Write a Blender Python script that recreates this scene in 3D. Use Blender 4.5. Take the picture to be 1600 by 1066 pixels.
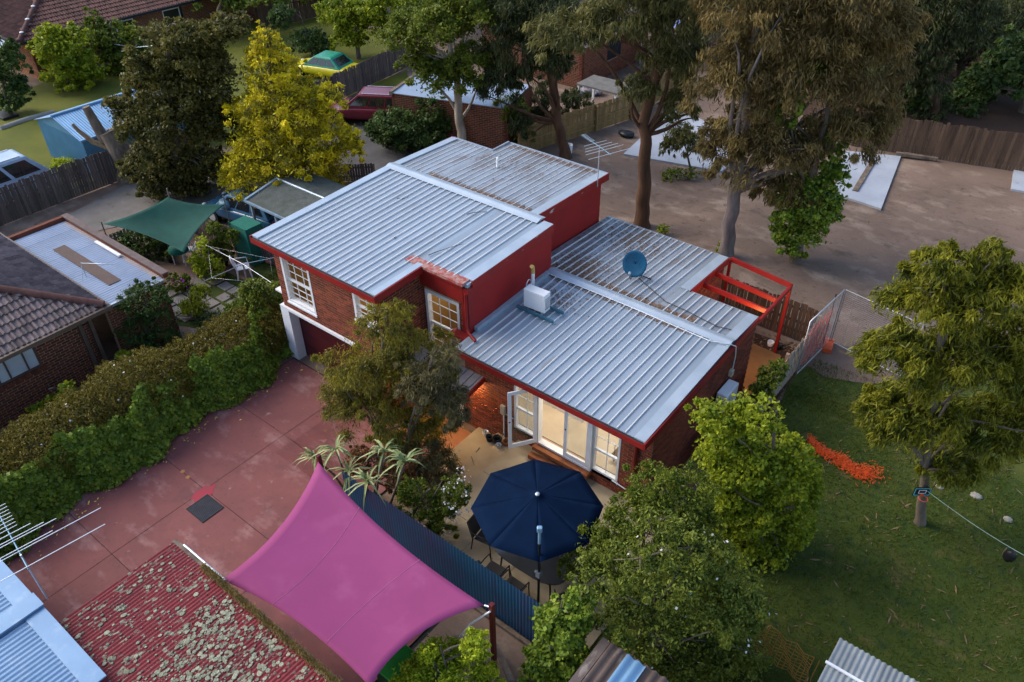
import bpy, bmesh, math, random
import numpy as np
from mathutils import Vector, Matrix
random.seed(7); rng = np.random.default_rng(7)
scn = bpy.context.scene
for o in list(bpy.data.objects): bpy.data.objects.remove(o)
COL = scn.collection
# ---------------------------------------------------------------- camera
FPX = 1235.6
CAM = np.array([5.7692, -11.9656, 15.5826])
PITCH, ROLL, YAW = 0.6519, -0.0113, -0.6762
def cam_axes():
    f = np.array([math.sin(YAW)*math.cos(PITCH), math.cos(YAW)*math.cos(PITCH), -math.sin(PITCH)])
    r = np.array([math.cos(YAW), -math.sin(YAW), 0.])
    u = np.cross(r, f); c, s = math.cos(ROLL), math.sin(ROLL)
    return c*r+s*u, -s*r+c*u, f
RT, UPV, FW = cam_axes()
cd = bpy.data.cameras.new('camera'); cam = bpy.data.objects.new('camera', cd); COL.objects.link(cam)
cd.sensor_width = 36; cd.lens = FPX*36/1600; cd.clip_start = .1; cd.clip_end = 2000
cam.matrix_world = Matrix(((RT[0], UPV[0], -FW[0], CAM[0]), (RT[1], UPV[1], -FW[1], CAM[1]), (RT[2], UPV[2], -FW[2], CAM[2]), (0, 0, 0, 1)))
scn.camera = cam
# ---------------------------------------------------------------- sky and sun (soft late light)
SUN_EL, SUN_AZ = math.radians(38), math.radians(250)      # azimuth clockwise from +Y
w = bpy.data.worlds.new('World'); scn.world = w; w.use_nodes = True
nt = w.node_tree; bg = nt.nodes['Background']; sky = nt.nodes.new('ShaderNodeTexSky')
sky.sky_type = 'NISHITA'; sky.sun_disc = False; sky.sun_elevation = SUN_EL; sky.sun_rotation = SUN_AZ
sky.air_density = 1.0; sky.dust_density = 1.5; sky.ozone_density = 1.2
nt.links.new(sky.outputs[0], bg.inputs[0]); bg.inputs[1].default_value = 0.10
sl = bpy.data.lights.new('sun', 'SUN'); sl.energy = 1.05; sl.angle = math.radians(38); sl.color = (1, .93, .82)
so = bpy.data.objects.new('sun', sl); COL.objects.link(so)
sd = Vector((math.sin(SUN_AZ)*math.cos(SUN_EL), math.cos(SUN_AZ)*math.cos(SUN_EL), math.sin(SUN_EL)))
so.rotation_euler = sd.to_track_quat('Z', 'Y').to_euler(); so.location = (0, 0, 60)
scn.view_settings.view_transform = 'Standard'; scn.view_settings.look = 'None'
scn.view_settings.gamma = 1; scn.view_settings.use_curve_mapping = False
scn.view_settings.exposure = 1.65
scn.render.engine = 'CYCLES'
scn.cycles.max_bounces = 6; scn.cycles.diffuse_bounces = 3; scn.cycles.glossy_bounces = 3; scn.cycles.transmission_bounces = 4; scn.cycles.transparent_max_bounces = 8
# ---------------------------------------------------------------- pixel -> place
def sm(t): t = min(1., max(0., t)); return t*t*(3-2*t)
def T(x, y):
    """height of the ground"""
    a = .2*max(sm((y-2.5)/3)*sm((x+8)/4), sm((x-1.05)/.6))
    d = -.5*sm((x+9.5)/2.5)*(1-sm((x+4.9)/.8))*sm((y+4.2)/1.5)*(1-sm((y-.6)/.8))
    return a*(1-0) + d
def ray(x, y):
    return RT*((x-800)/FPX) - UPV*((y-533)/FPX) + FW
def P(x, y, z=None):
    d = ray(x, y)
    if z is not None:
        return CAM + d*((z-CAM[2])/d[2])
    zz = 0.
    for _ in range(6):
        q = CAM + d*((zz-CAM[2])/d[2]); zz = T(q[0], q[1])
    return q
def PY(x, y, Y): d = ray(x, y); return CAM + d*((Y-CAM[1])/d[1])
def PX(x, y, X): d = ray(x, y); return CAM + d*((X-CAM[0])/d[0])
FH = np.array([FW[0], FW[1], 0.]); FH /= np.linalg.norm(FH)
RH = np.array([RT[0], RT[1], 0.]); RH /= np.linalg.norm(RH)
def PD(x, y, base, dd=0.):
    """point on the upright plane through base, square to the view, moved back by dd"""
    d = ray(x, y); b = np.asarray(base, float)
    t = ((b-CAM) @ FH + dd)/(d @ FH); return CAM + d*t
def mpp(p): return ((np.asarray(p)-CAM) @ FW)/FPX       # metres per photo pixel at p
# ---------------------------------------------------------------- object helpers
ORG = {}
def tag(o, label=None, cat=None, group=None, kind=None):
    if label: o['label'] = label
    if cat: o['category'] = cat
    if group: o['group'] = group
    if kind: o['kind'] = kind
    return o
def link(o, parent=None):
    COL.objects.link(o)
    if parent: o.parent = parent
    return o
def thing(name, base, label, cat, group=None):
    o = bpy.data.objects.new(name, None); o.empty_display_size = .2; COL.objects.link(o)
    o.location = tuple(float(v) for v in base); ORG[o.name] = np.array(base, float)
    return tag(o, label, cat, group)
def org(parent): return ORG[parent.name] if parent else np.zeros(3)
def add_tint(me, tint):
    a = me.attributes.new('tint', 'FLOAT', 'FACE'); a.data.foreach_set('value', np.asarray(tint, np.float32))
class MB:
    def __init__(s): s.v = []; s.f = []; s.t = []; s.s = []
    def add(s, vs, fs, tint=0., smooth=False):
        n = len(s.v); s.v += [tuple(map(float, p)) for p in vs]
        for f in fs: s.f.append(tuple(i+n for i in f)); s.t.append(tint); s.s.append(smooth)
        return s
    def quad(s, a, b, c, d, tint=0.): return s.add([a, b, c, d], [(0, 1, 2, 3)], tint)
    def poly(s, ps, tint=0.): return s.add(ps, [tuple(range(len(ps)))], tint)
    def box(s, lo, hi, tint=0.):
        x0, y0, z0 = lo; x1, y1, z1 = hi
        return s.add([(x0,y0,z0),(x1,y0,z0),(x1,y1,z0),(x0,y1,z0),(x0,y0,z1),(x1,y0,z1),(x1,y1,z1),(x0,y1,z1)],
                     [(0,3,2,1),(4,5,6,7),(0,1,5,4),(1,2,6,5),(2,3,7,6),(3,0,4,7)], tint)
    def obox(s, c, ax, ay, az, hx, hy, hz, tint=0.):
        c = np.asarray(c, float); ax, ay, az = [np.asarray(a, float)/np.linalg.norm(a) for a in (ax, ay, az)]
        vs = [c+ax*hx*i+ay*hy*j+az*hz*k for k in (-1, 1) for j in (-1, 1) for i in (-1, 1)]
        return s.add(vs, [(0,2,3,1),(4,5,7,6),(0,1,5,4),(1,3,7,5),(3,2,6,7),(2,0,4,6)], tint)
    def bar(s, a, b, wd, ht, tint=0.):
        """rectangular bar from a to b"""
        a = np.asarray(a, float); b = np.asarray(b, float); d = b-a; L = np.linalg.norm(d); d /= L
        up = np.array([0, 0, 1.]) if abs(d[2]) < .95 else np.array([0, 1., 0]); sd_ = np.cross(d, up); sd_ /= np.linalg.norm(sd_); up = np.cross(sd_, d)
        return s.obox((a+b)/2, d, sd_, up, L/2, wd/2, ht/2, tint)
    def tube(s, pts, rad, n=8, tint=0., cap=True, smooth=True):
        pts = [np.asarray(p, float) for p in pts]
        if np.isscalar(rad): rad = [rad]*len(pts)
        vs = []; fs = []; ref = None
        for i, p in enumerate(pts):
            d = (pts[min(i+1, len(pts)-1)]-pts[max(i-1, 0)]); d = d/(np.linalg.norm(d)+1e-9)
            if ref is None: ref = np.array([1., 0, 0]) if abs(d[0]) < .8 else np.array([0, 1., 0])
            a = np.cross(d, ref); a /= np.linalg.norm(a)+1e-9; b = np.cross(d, a); ref = np.cross(a, d)
            for k in range(n):
                t = 2*math.pi*k/n; vs.append(p + (a*math.cos(t)+b*math.sin(t))*rad[i])
        for i in range(len(pts)-1):
            for k in range(n):
                fs.append((i*n+k, i*n+(k+1) % n, (i+1)*n+(k+1) % n, (i+1)*n+k))
        s.add(vs, fs, tint, smooth)
        if cap: s.add(vs[:n], [tuple(range(n))][::-1], tint); s.add(vs[-n:], [tuple(range(n-1, -1, -1))], tint)
        return s
    def lathe(s, c, prof, n=16, tint=0., smooth=True):
        c = np.asarray(c, float); vs = []; fs = []
        for r, z in prof:
            for k in range(n):
                t = 2*math.pi*k/n; vs.append(c+np.array([r*math.cos(t), r*math.sin(t), z]))
        for i in range(len(prof)-1):
            for k in range(n): fs.append((i*n+k, i*n+(k+1) % n, (i+1)*n+(k+1) % n, (i+1)*n+k))
        return s.add(vs, fs, tint, smooth)
    def ellipsoid(s, c, r, n=10, m=6, tint=0., jit=0.):
        c = np.asarray(c, float); vs = []; fs = []
        for i in range(m+1):
            ph = math.pi*i/m
            for k in range(n):
                t = 2*math.pi*k/n; q = 1+jit*(random.random()-.5)
                vs.append(c+np.array([r[0]*math.sin(ph)*math.cos(t), r[1]*math.sin(ph)*math.sin(t), r[2]*math.cos(ph)])*q)
        for i in range(m):
            for k in range(n): fs.append((i*n+k, (i+1)*n+k, (i+1)*n+(k+1) % n, i*n+(k+1) % n))
        return s.add(vs, fs, tint, True)
    def mesh(s, name, off=None):
        me = bpy.data.meshes.new(name); vs = np.array(s.v, float)
        if off is not None: vs = vs-off
        me.from_pydata(vs.tolist(), [], s.f)
        if any(s.t): add_tint(me, s.t)
        me.polygons.foreach_set('use_smooth', s.s); me.update(); return me
    def build(s, name, mat, parent=None, kind=None, base=None, bevel=0):
        b = np.array(base, float) if base is not None else org(parent)
        if parent is None and base is None:
            a = np.array(s.v); b = np.array([a[:, 0].mean(), a[:, 1].mean(), a[:, 2].min()])
        me = s.mesh(name, b); me.materials.append(mat)
        o = bpy.data.objects.new(name, me); link(o, parent)
        if parent is None: o.location = tuple(b)
        ORG[o.name] = b
        if kind: o['kind'] = kind
        if bevel:
            m = o.modifiers.new('bevel', 'BEVEL'); m.width = bevel; m.segments = 2; m.limit_method = 'ANGLE'
        return o
def inst(name, me, parent, loc, rot=(0, 0, 0), scale=(1, 1, 1)):
    o = bpy.data.objects.new(name, me); link(o, parent)
    o.location = tuple(np.asarray(loc, float)-org(parent)); o.rotation_euler = rot; o.scale = scale
    return o
def ptag(o, label): o['label'] = label; return o
def circ(c, a, b, r, n=16): c = np.asarray(c, float); a = np.asarray(a, float); b = np.asarray(b, float); return [c+(a*math.cos(2*math.pi*k/n)+b*math.sin(2*math.pi*k/n))*r for k in range(n+1)]
# ---------------------------------------------------------------- materials
MAT = {}
def pm(name, c1, c2=None, scale=3., rough=.8, bump=0., bscale=None, metal=0., tint=.5, objrand=0., stretch=(1, 1, 1), spec=.3, contrast=(.35, .65), layers=()):
    """two-tone procedural material; layers = (colour, noise scale, lo, hi, stretch) patches mixed on top"""
    if name in MAT: return MAT[name]
    m = bpy.data.materials.new(name); m.use_nodes = True; n = m.node_tree.nodes; L = m.node_tree.links
    bs = n['Principled BSDF']; bs.inputs['Roughness'].default_value = rough; bs.inputs['Metallic'].default_value = metal
    bs.inputs['Specular IOR Level'].default_value = spec
    tc = n.new('ShaderNodeTexCoord'); ol = n.new('ShaderNodeObjectInfo'); av = n.new('ShaderNodeVectorMath'); av.operation = 'ADD'
    L.new(tc.outputs['Object'], av.inputs[0]); L.new(ol.outputs['Location'], av.inputs[1])
    def noise(sc, st=(1, 1, 1), det=5):
        mp = n.new('ShaderNodeMapping'); mp.inputs['Scale'].default_value = st; L.new(av.outputs[0], mp.inputs[0])
        nz = n.new('ShaderNodeTexNoise'); nz.inputs['Scale'].default_value = sc; nz.inputs['Detail'].default_value = det; nz.inputs['Roughness'].default_value = .6
        L.new(mp.outputs[0], nz.inputs['Vector']); return nz.outputs['Fac']
    def ramp(src, lo, hi):
        r = n.new('ShaderNodeMapRange'); r.inputs['From Min'].default_value = lo; r.inputs['From Max'].default_value = hi; L.new(src, r.inputs['Value']); return r.outputs[0]
    def mix(fac, a, b):
        x = n.new('ShaderNodeMix'); x.data_type = 'RGBA'; L.new(fac, x.inputs[0])
        for inp, v in ((x.inputs[6], a), (x.inputs[7], b)):
            if isinstance(v, tuple): inp.default_value = v+(1,)
            else: L.new(v, inp)
        return x.outputs[2]
    c2 = c2 or tuple(v*.75 for v in c1)
    col = mix(ramp(noise(scale, stretch), *contrast), c1, c2)
    for (c, sc, lo, hi, st) in layers: col = mix(ramp(noise(sc, st), lo, hi), col, c)
    at = n.new('ShaderNodeAttribute'); at.attribute_name = 'tint'
    k = n.new('ShaderNodeMath'); k.operation = 'MULTIPLY_ADD'; k.inputs[1].default_value = tint; k.inputs[2].default_value = 1.; L.new(at.outputs['Fac'], k.inputs[0])
    val = k.outputs[0]
    if objrand:
        oi = n.new('ShaderNodeObjectInfo'); q = n.new('ShaderNodeMath'); q.operation = 'MULTIPLY_ADD'; q.inputs[1].default_value = objrand; q.inputs[2].default_value = 1-objrand/2; L.new(oi.outputs['Random'], q.inputs[0])
        z = n.new('ShaderNodeMath'); z.operation = 'MULTIPLY'; L.new(val, z.inputs[0]); L.new(q.outputs[0], z.inputs[1]); val = z.outputs[0]
    hs = n.new('ShaderNodeHueSaturation'); L.new(val, hs.inputs['Value']); L.new(col, hs.inputs['Color'])
    L.new(hs.outputs[0], bs.inputs['Base Color'])
    if bump:
        b = n.new('ShaderNodeBump'); b.inputs['Strength'].default_value = bump; b.inputs['Distance'].default_value = .02
        L.new(noise(bscale or scale*6, stretch), b.inputs['Height']); L.new(b.outputs[0], bs.inputs['Normal'])
    MAT[name] = m; return m
def leafm(name, c1, c2, trans=.35, rough=.55, tint=.9, gain=1.5):
    c1 = tuple(min(v*gain, .8) for v in c1); c2 = tuple(min(v*gain, .85) for v in c2)
    """leaf material: hue runs from c1 to c2 with each leaf's own tint"""
    m = bpy.data.materials.new(name); m.use_nodes = True; n = m.node_tree.nodes; L = m.node_tree.links
    bs = n['Principled BSDF']; bs.inputs['Roughness'].default_value = rough; bs.inputs['Specular IOR Level'].default_value = .25
    at = n.new('ShaderNodeAttribute'); at.attribute_name = 'tint'
    r = n.new('ShaderNodeMapRange'); r.inputs['From Min'].default_value = -.5; r.inputs['From Max'].default_value = .5; L.new(at.outputs['Fac'], r.inputs[0])
    x = n.new('ShaderNodeMix'); x.data_type = 'RGBA'; x.inputs[6].default_value = c1+(1,); x.inputs[7].default_value = c2+(1,); L.new(r.outputs[0], x.inputs[0])
    L.new(x.outputs[2], bs.inputs['Base Color'])
    tr = n.new('ShaderNodeBsdfTranslucent'); L.new(x.outputs[2], tr.inputs[0])
    mx = n.new('ShaderNodeMixShader'); mx.inputs[0].default_value = trans; L.new(bs.outputs[0], mx.inputs[1]); L.new(tr.outputs[0], mx.inputs[2])
    L.new(mx.outputs[0], n['Material Output'].inputs[0]); return m
def glassm(name='window_glass', tintc=(.8, .85, .9), refl=.12, rough=.02):
    m = bpy.data.materials.new(name); m.use_nodes = True; n = m.node_tree.nodes; L = m.node_tree.links
    tr = n.new('ShaderNodeBsdfTransparent'); tr.inputs[0].default_value = tintc+(1,); gl = n.new('ShaderNodeBsdfGlossy'); gl.inputs['Roughness'].default_value = rough
    mx = n.new('ShaderNodeMixShader'); mx.inputs[0].default_value = refl; L.new(tr.outputs[0], mx.inputs[1]); L.new(gl.outputs[0], mx.inputs[2])
    L.new(mx.outputs[0], n['Material Output'].inputs[0]); MAT[name] = m; return m
def emitm(name, c, s):
    m = bpy.data.materials.new(name); m.use_nodes = True; n = m.node_tree.nodes; bs = n['Principled BSDF']
    bs.inputs['Base Color'].default_value = c+(1,); bs.inputs['Emission Color'].default_value = c+(1,); bs.inputs['Emission Strength'].default_value = s; return m
M_brick = pm('red_brick', (.21, .045, .02), (.13, .03, .016), 9, .85, .25, 60, objrand=.5, tint=.7)
M_mortar = pm('mortar', (.46, .30, .19), (.36, .23, .15), 20, .9)
M_brick2 = pm('brown_brick', (.155, .045, .022), (.10, .030, .017), 9, .85, .2, 60, objrand=.5, tint=.7)
M_brick3 = pm('orange_brick', (.22, .07, .03), (.14, .045, .022), 9, .85, .2, 60, objrand=.5, tint=.7)
M_redp = pm('red_paint', (.28, .015, .012), (.22, .013, .011), 2.5, .55, .06, 40, layers=(((.45, .38, .33), 5, .645, .665, (1, .35, 2.2)),))
M_redp2 = pm('red_paint_sound', (.26, .014, .012), (.20, .012, .011), 2.5, .5, .05, 40)
M_zinc = pm('zinc_roof', (.33, .385, .44), (.265, .315, .365), 1.2, .42, .05, 30, metal=.35, objrand=.12, stretch=(1, .25, 1), layers=(((.20, .17, .15), 2.2, .62, .80, (1.5, .3, 1)),))
M_zinc_old = pm('weathered_zinc_roof', (.31, .345, .39), (.225, .245, .275), 1.4, .5, .06, 30, metal=.25, objrand=.16, stretch=(1, .25, 1), layers=(((.15, .115, .095), 1.6, .50, .70, (1.3, .35, 1)),))
M_rib = pm('rib_edge', (.66, .66, .66), (.58, .58, .59), 2, .4, metal=.2)
M_flash = pm('zinc_flashing', (.42, .48, .54), (.35, .41, .47), 1.5, .38, metal=.3)
M_white = pm('white_paint', (.74, .74, .75), (.66, .66, .68), 3, .45)
M_whiteplastic = pm('white_plastic', (.76, .77, .78), (.68, .69, .71), 3, .35)
M_dark = pm('dark_gap', (.02, .02, .022), None, 3, .8)
M_black = pm('black_metal', (.014, .014, .016), None, 3, .4)
M_rubber = pm('rubber', (.016, .016, .017), None, 3, .75)
M_galv = pm('galvanised_steel', (.45, .47, .5), (.36, .38, .42), 6, .35, metal=.6)
M_alu = pm('bright_aluminium', (.70, .72, .75), (.6, .62, .66), 6, .3, metal=.5)
M_conc = pm('concrete', (.30, .27, .235), (.22, .20, .175), 1.3, .85, .15, 40, layers=(((.13, .12, .105), 2.5, .60, .78, (1, 1, 1)),))
M_patio = pm('patio_concrete', (.36, .29, .19), (.29, .225, .145), 1.6, .8, .08, 60)
M_glass = glassm()
M_bark = pm('grey_bark', (.16, .125, .095), (.085, .062, .046), 5, .9, .6, 14, stretch=(1, 1, .25))
M_barkbrown = pm('brown_bark', (.12, .058, .03), (.06, .03, .017), 5, .9, .6, 14, stretch=(1, 1, .2))
M_barkpale = pm('pale_gum_bark', (.42, .36, .29), (.24, .19, .14), 3, .85, .3, 12, stretch=(1, 1, .3))
M_deadwood = pm('dead_wood', (.20, .15, .11), (.09, .065, .05), 6, .9, .6, 16, stretch=(1, 1, .25))
# ---------------------------------------------------------------- ground
def drape(me_name, pts, dz, mat, parent=None, kind='structure', step=1.0, thick=0.):
    """flat polygon cut on a grid and laid on the ground, dz above it"""
    bm = bmesh.new(); vs = [bm.verts.new((float(p[0]), float(p[1]), 0)) for p in pts]; bm.faces.new(vs)
    xs = [p[0] for p in pts]; ys = [p[1] for p in pts]
    for ax, lo, hi in ((0, min(xs), max(xs)), (1, min(ys), max(ys))):
        k = math.ceil(lo/step)*step
        while k < hi:
            co = [0, 0, 0]; no = [0, 0, 0]; co[ax] = k; no[ax] = 1
            if -12 < k < 14: bmesh.ops.bisect_plane(bm, geom=bm.verts[:]+bm.edges[:]+bm.faces[:], plane_co=co, plane_no=no)
            k += step
    if thick:
        r = bmesh.ops.extrude_face_region(bm, geom=bm.faces[:]); tv = [e for e in r['geom'] if isinstance(e, bmesh.types.BMVert)]
        top = set(tv)
    for v in bm.verts: v.co.z = T(v.co.x, v.co.y) + ((dz if v in top else -.05) if thick else dz)
    bmesh.ops.recalc_face_normals(bm, faces=bm.faces[:])
    if not thick:
        for f in bm.faces:
            if f.normal.z < 0: f.normal_flip()
    b = org(parent) if parent else np.array([sum(xs)/len(xs), sum(ys)/len(ys), 0.])
    for v in bm.verts: v.co -= Vector(b)
    me = bpy.data.meshes.new(me_name); bm.to_mesh(me); bm.free(); me.materials.append(mat)
    o = bpy.data.objects.new(me_name, me); link(o, parent)
    if not parent: o.location = tuple(b)
    ORG[o.name] = b
    if kind: o['kind'] = kind
    return o
def wob(l, a=.1):
    out = []; r = random.Random(3)
    for i, p in enumerate(l):
        q = l[(i+1) % len(l)]; n = max(1, int(math.hypot(q[0]-p[0], q[1]-p[1])/.5))
        for k in range(n): t = k/n; out.append((p[0]*(1-t)+q[0]*t+r.gauss(0, a)*(k > 0), p[1]*(1-t)+q[1]*t+r.gauss(0, a)*(k > 0)))
    return out
def pxs(l): return [P(x, y) for x, y in l]
M_dirt = pm('dirt', (.19, .125, .092), (.135, .090, .066), .35, .95, .35, 9, layers=(((.28, .205, .155), .9, .52, .72, (.7, 1.3, 1)), ((.10, .068, .05), 1.7, .56, .74, (.8, 1.2, 1)), ((.115, .08, .06), 14, .55, .75, (1, 1, 1)), ((.075, .055, .042), .8, .60, .78, (1, 1, 1))))
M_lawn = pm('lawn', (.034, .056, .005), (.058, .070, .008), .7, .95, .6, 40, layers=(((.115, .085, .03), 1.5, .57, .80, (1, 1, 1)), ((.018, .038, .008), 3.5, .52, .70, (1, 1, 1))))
M_lawn2 = pm('yellow_green_lawn', (.115, .118, .009), (.075, .086, .008), .5, .95, .6, 30, layers=(((.14, .10, .035), 1.2, .58, .8, (1, 1, 1)),))  # yellow-green is this grass's own colour
M_mulch = pm('mulch', (.075, .035, .02), (.03, .016, .01), 14, .95, .8, 30)
M_asph = pm('asphalt', (.085, .08, .08), (.06, .056, .056), 1., .9, .3, 60)
M_drive = pm('red_concrete', (.205, .066, .060), (.16, .052, .049), .8, .75, .1, 70, objrand=.12, layers=(((.105, .042, .042), .9, .55, .80, (1, 1, 1)), ((.31, .165, .155), 1.3, .54, .78, (.7, 1.2, 1)), ((.12, .05, .052), 11, .57, .72, (1, 1, 1)), ((.36, .22, .20), 3.1, .66, .80, (1, 1, 1))))
xsg = sorted(set([-300, -200, -120, -80, -50, -30, -20] + list(np.arange(-14, 8.1, .8)) + [12, 20, 40, 80, 150, 300]))
ysg = sorted(set([-300, -150, -60, -30, -20] + list(np.arange(-14, 12.1, 1.0)) + [20, 40, 80, 150, 300, 600]))
g = MB(); nx, ny = len(xsg), len(ysg)
g.add([(x, y, T(x, y)) for y in ysg for x in xsg], [(j*nx+i, j*nx+i+1, (j+1)*nx+i+1, (j+1)*nx+i) for j in range(ny-1) for i in range(nx-1)])
g.build('ground', M_dirt, kind='structure', base=(0, 0, 0))
drape('lawn', wob([(.9, -12), (15, -12), (15, 8.2), P(1599, 560)[:2], P(1480, 585)[:2], P(1340, 598)[:2], P(1290, 590)[:2], P(1262, 572)[:2], (1.0, 7.0), (.95, 4.2)]), .012, M_lawn)
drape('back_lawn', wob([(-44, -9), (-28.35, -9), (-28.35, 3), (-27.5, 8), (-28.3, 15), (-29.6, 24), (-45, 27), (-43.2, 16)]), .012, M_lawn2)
drape('rear_garden', [P(1320, 222)[:2], P(1670, 272)[:2], (40, 60), (-30, 75), (-22, 40)], .010, M_mulch)
drape('yard_grass', pxs([(392, 455), (445, 440), (440, 395), (395, 400)]), .012, M_lawn)
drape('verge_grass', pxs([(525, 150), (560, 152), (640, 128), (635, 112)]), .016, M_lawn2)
drape('neighbour_driveway', pxs([(0, 392), (205, 285), (340, 262), (470, 262), (440, 300), (330, 322), (150, 362), (60, 400)]), .02, pm('stained_concrete', (.185, .165, .15), (.125, .112, .10), .8, .9, .2, 40, layers=(((.075, .075, .04), 1.6, .60, .70, (1, 1, 1)), ((.26, .235, .21), 2.3, .6, .8, (1, 1, 1)))))
drape('asphalt_yard', pxs([(490, 205), (560, 180), (640, 205), (700, 260), (560, 285), (500, 275)]), .02, M_asph)
# red driveway: slabs parted by control joints
jx = -9.37
drv = drape('driveway', [(-11.95, -14.2), (-1.9, -14.2), (-1.9, -4.25), (-5.9, -4.25), (-5.9, -.95), (-11.95, -.95)], .004, M_dark)
yc = [-14, -11.2, -8.6, -6.0, -3.4, -1.0]
rects = [(-11.9, jx, yc[j], yc[j+1]) for j in range(5)] + [(jx, -5.95, yc[j], yc[j+1]) for j in range(5)] + [(-5.95, -2, yc[j], min(yc[j+1], -4.3)) for j in range(3)] + [(-5.95, -2, -6.0, -4.3)]
for (a, b, y0, y1) in rects:
    drape('concrete_slab', [(a+.007, y0+.007), (b-.007, y0+.007), (b-.007, y1-.007), (a+.007, y1-.007)], .03, M_drive, drv, kind=None)
# raised concrete slabs in the bare lot
M_slab = pm('pale_slab', (.36, .38, .42), (.29, .31, .35), .9, .8, .1, 30, layers=(((.20, .16, .13), 2., .63, .75, (1, 1, 1)),))
for pl, lab in (([(974, 243), (1050, 172), (1185, 222), (1128, 270)], 'large pale concrete slab in the bare lot behind the brown gum trunk'),
                ([(1302, 305), (1318, 238), (1407, 247), (1376, 329)], 'pale concrete slab with a loose plank lying on it'),
                ([(1579, 298), (1583, 268), (1640, 280), (1640, 310)], 'small pale slab at the right edge by the brown fence')):
    o = drape('concrete_pad', pxs(pl), .09, M_slab, kind=None, thick=1); tag(o, lab, 'slab', 'concrete slabs in the bare lot')
m = MB(); a = P(1336, 298, .32); b = P(1364, 252, .32); m.bar(a, b, .22, .06); tag(m.build('timber_plank', M_deadwood, bevel=.008), 'grey loose timber plank lying on the pale slab', 'plank')
m = MB(); a = P(1400, 240, .35); b = P(1445, 246, .35); m.bar(a, b, .16, .14); m.bar(a+np.array([.3, .25, -.02]), b+np.array([.5, .2, -.02]), .14, .12); tag(m.build('timber_offcut', M_deadwood), 'grey timber offcuts lying along the foot of the brown fence', 'timber')
# side yard: mulch and slab by the pergola
drape('mulch_bed', [(.03, 4.8), (1.0, 4.8), (1.0, 8.9), (-2.05, 8.9), (-2.05, 6.05), (.03, 6.05)], .01, M_mulch)
M_ochre = pm('ochre_slab', (.28, .145, .05), (.20, .10, .036), 1.2, .8, .1, 30)
o = drape('side_slab', [(-2.0, 6.1), (.0, 5.1), (.72, 3.5), (.72, 1.5), (.06, 1.5), (.06, 5.2), (-2.0, 6.1)][:0] or [(.06, 1.6), (.62, 1.6), (.30, 8.2), (-1.0, 8.3), (-1.0, 6.15), (.06, 6.15)], .06, M_ochre, kind='structure', thick=1)
# ---------------------------------------------------------------- shared building pieces
def wall_boxes(mb, A, d, L, z0, z1, nrm, th, opens):
    """solid wall from A along d; outer face on A; opens = (s0,s1,z0,z1)"""
    A = np.asarray(A, float); cuts = sorted({0., L} | {min(L, max(0, o[i])) for o in opens for i in (0, 1)})
    for s0, s1 in zip(cuts[:-1], cuts[1:]):
        if s1-s0 < 1e-4: continue
        zs = [(z0, z1)]
        for o in opens:
            if o[0] < s1-1e-4 and o[1] > s0+1e-4:
                nz = []
                for a, b in zs:
                    if o[2] > a: nz.append((a, min(b, o[2])))
                    if o[3] < b: nz.append((max(a, o[3]), b))
                zs = [q for q in nz if q[1]-q[0] > 1e-4]
        for a, b in zs:
            c = A + d*(s0+s1)/2 - nrm*th/2; c[2] = (a+b)/2
            mb.obox(c, d, nrm, (0, 0, 1), (s1-s0)/2, th/2, (b-a)/2)
BRL, BRH, JT = .240, .0710, .0160
def brick_wall(parent, A, d, L, z0, z1, nrm, opens=(), th=.2, coll=None, mortar=M_mortar):
    """mortar backing plus bricks 9 mm proud; bricks go to coll for later sharing out"""
    A = np.asarray(A, float); d = np.asarray(d, float); nrm = np.asarray(nrm, float)
    mb = MB(); wall_boxes(mb, A, d, L, z0, z1, nrm, th, opens); w_ = mb.build('wall', mortar, parent)
    r = 0; z = z0+JT
    while z+BRH < z1+.02:
        zc = z+BRH/2; s = -(BRL+JT)/2*(r % 2)
        while s < L:
            a, b = max(0, s), min(L, s+BRL); ivs = [(a, b)]
            for o in opens:
                if o[2]-.02 < zc < o[3]+.02:
                    nv = []
                    for p_, q_ in ivs:
                        if o[0] > p_: nv.append((p_, min(q_, o[0])))
                        if o[1] < q_: nv.append((max(p_, o[1]), q_))
                    ivs = nv
            for p_, q_ in ivs:
                if q_-p_ > .03: coll.append((A+d*(p_+q_)/2, d, nrm, q_-p_, min(BRH, z1-z), zc, w_))
            s += BRL+JT
        z += BRH+JT; r += 1
    return w_
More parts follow.
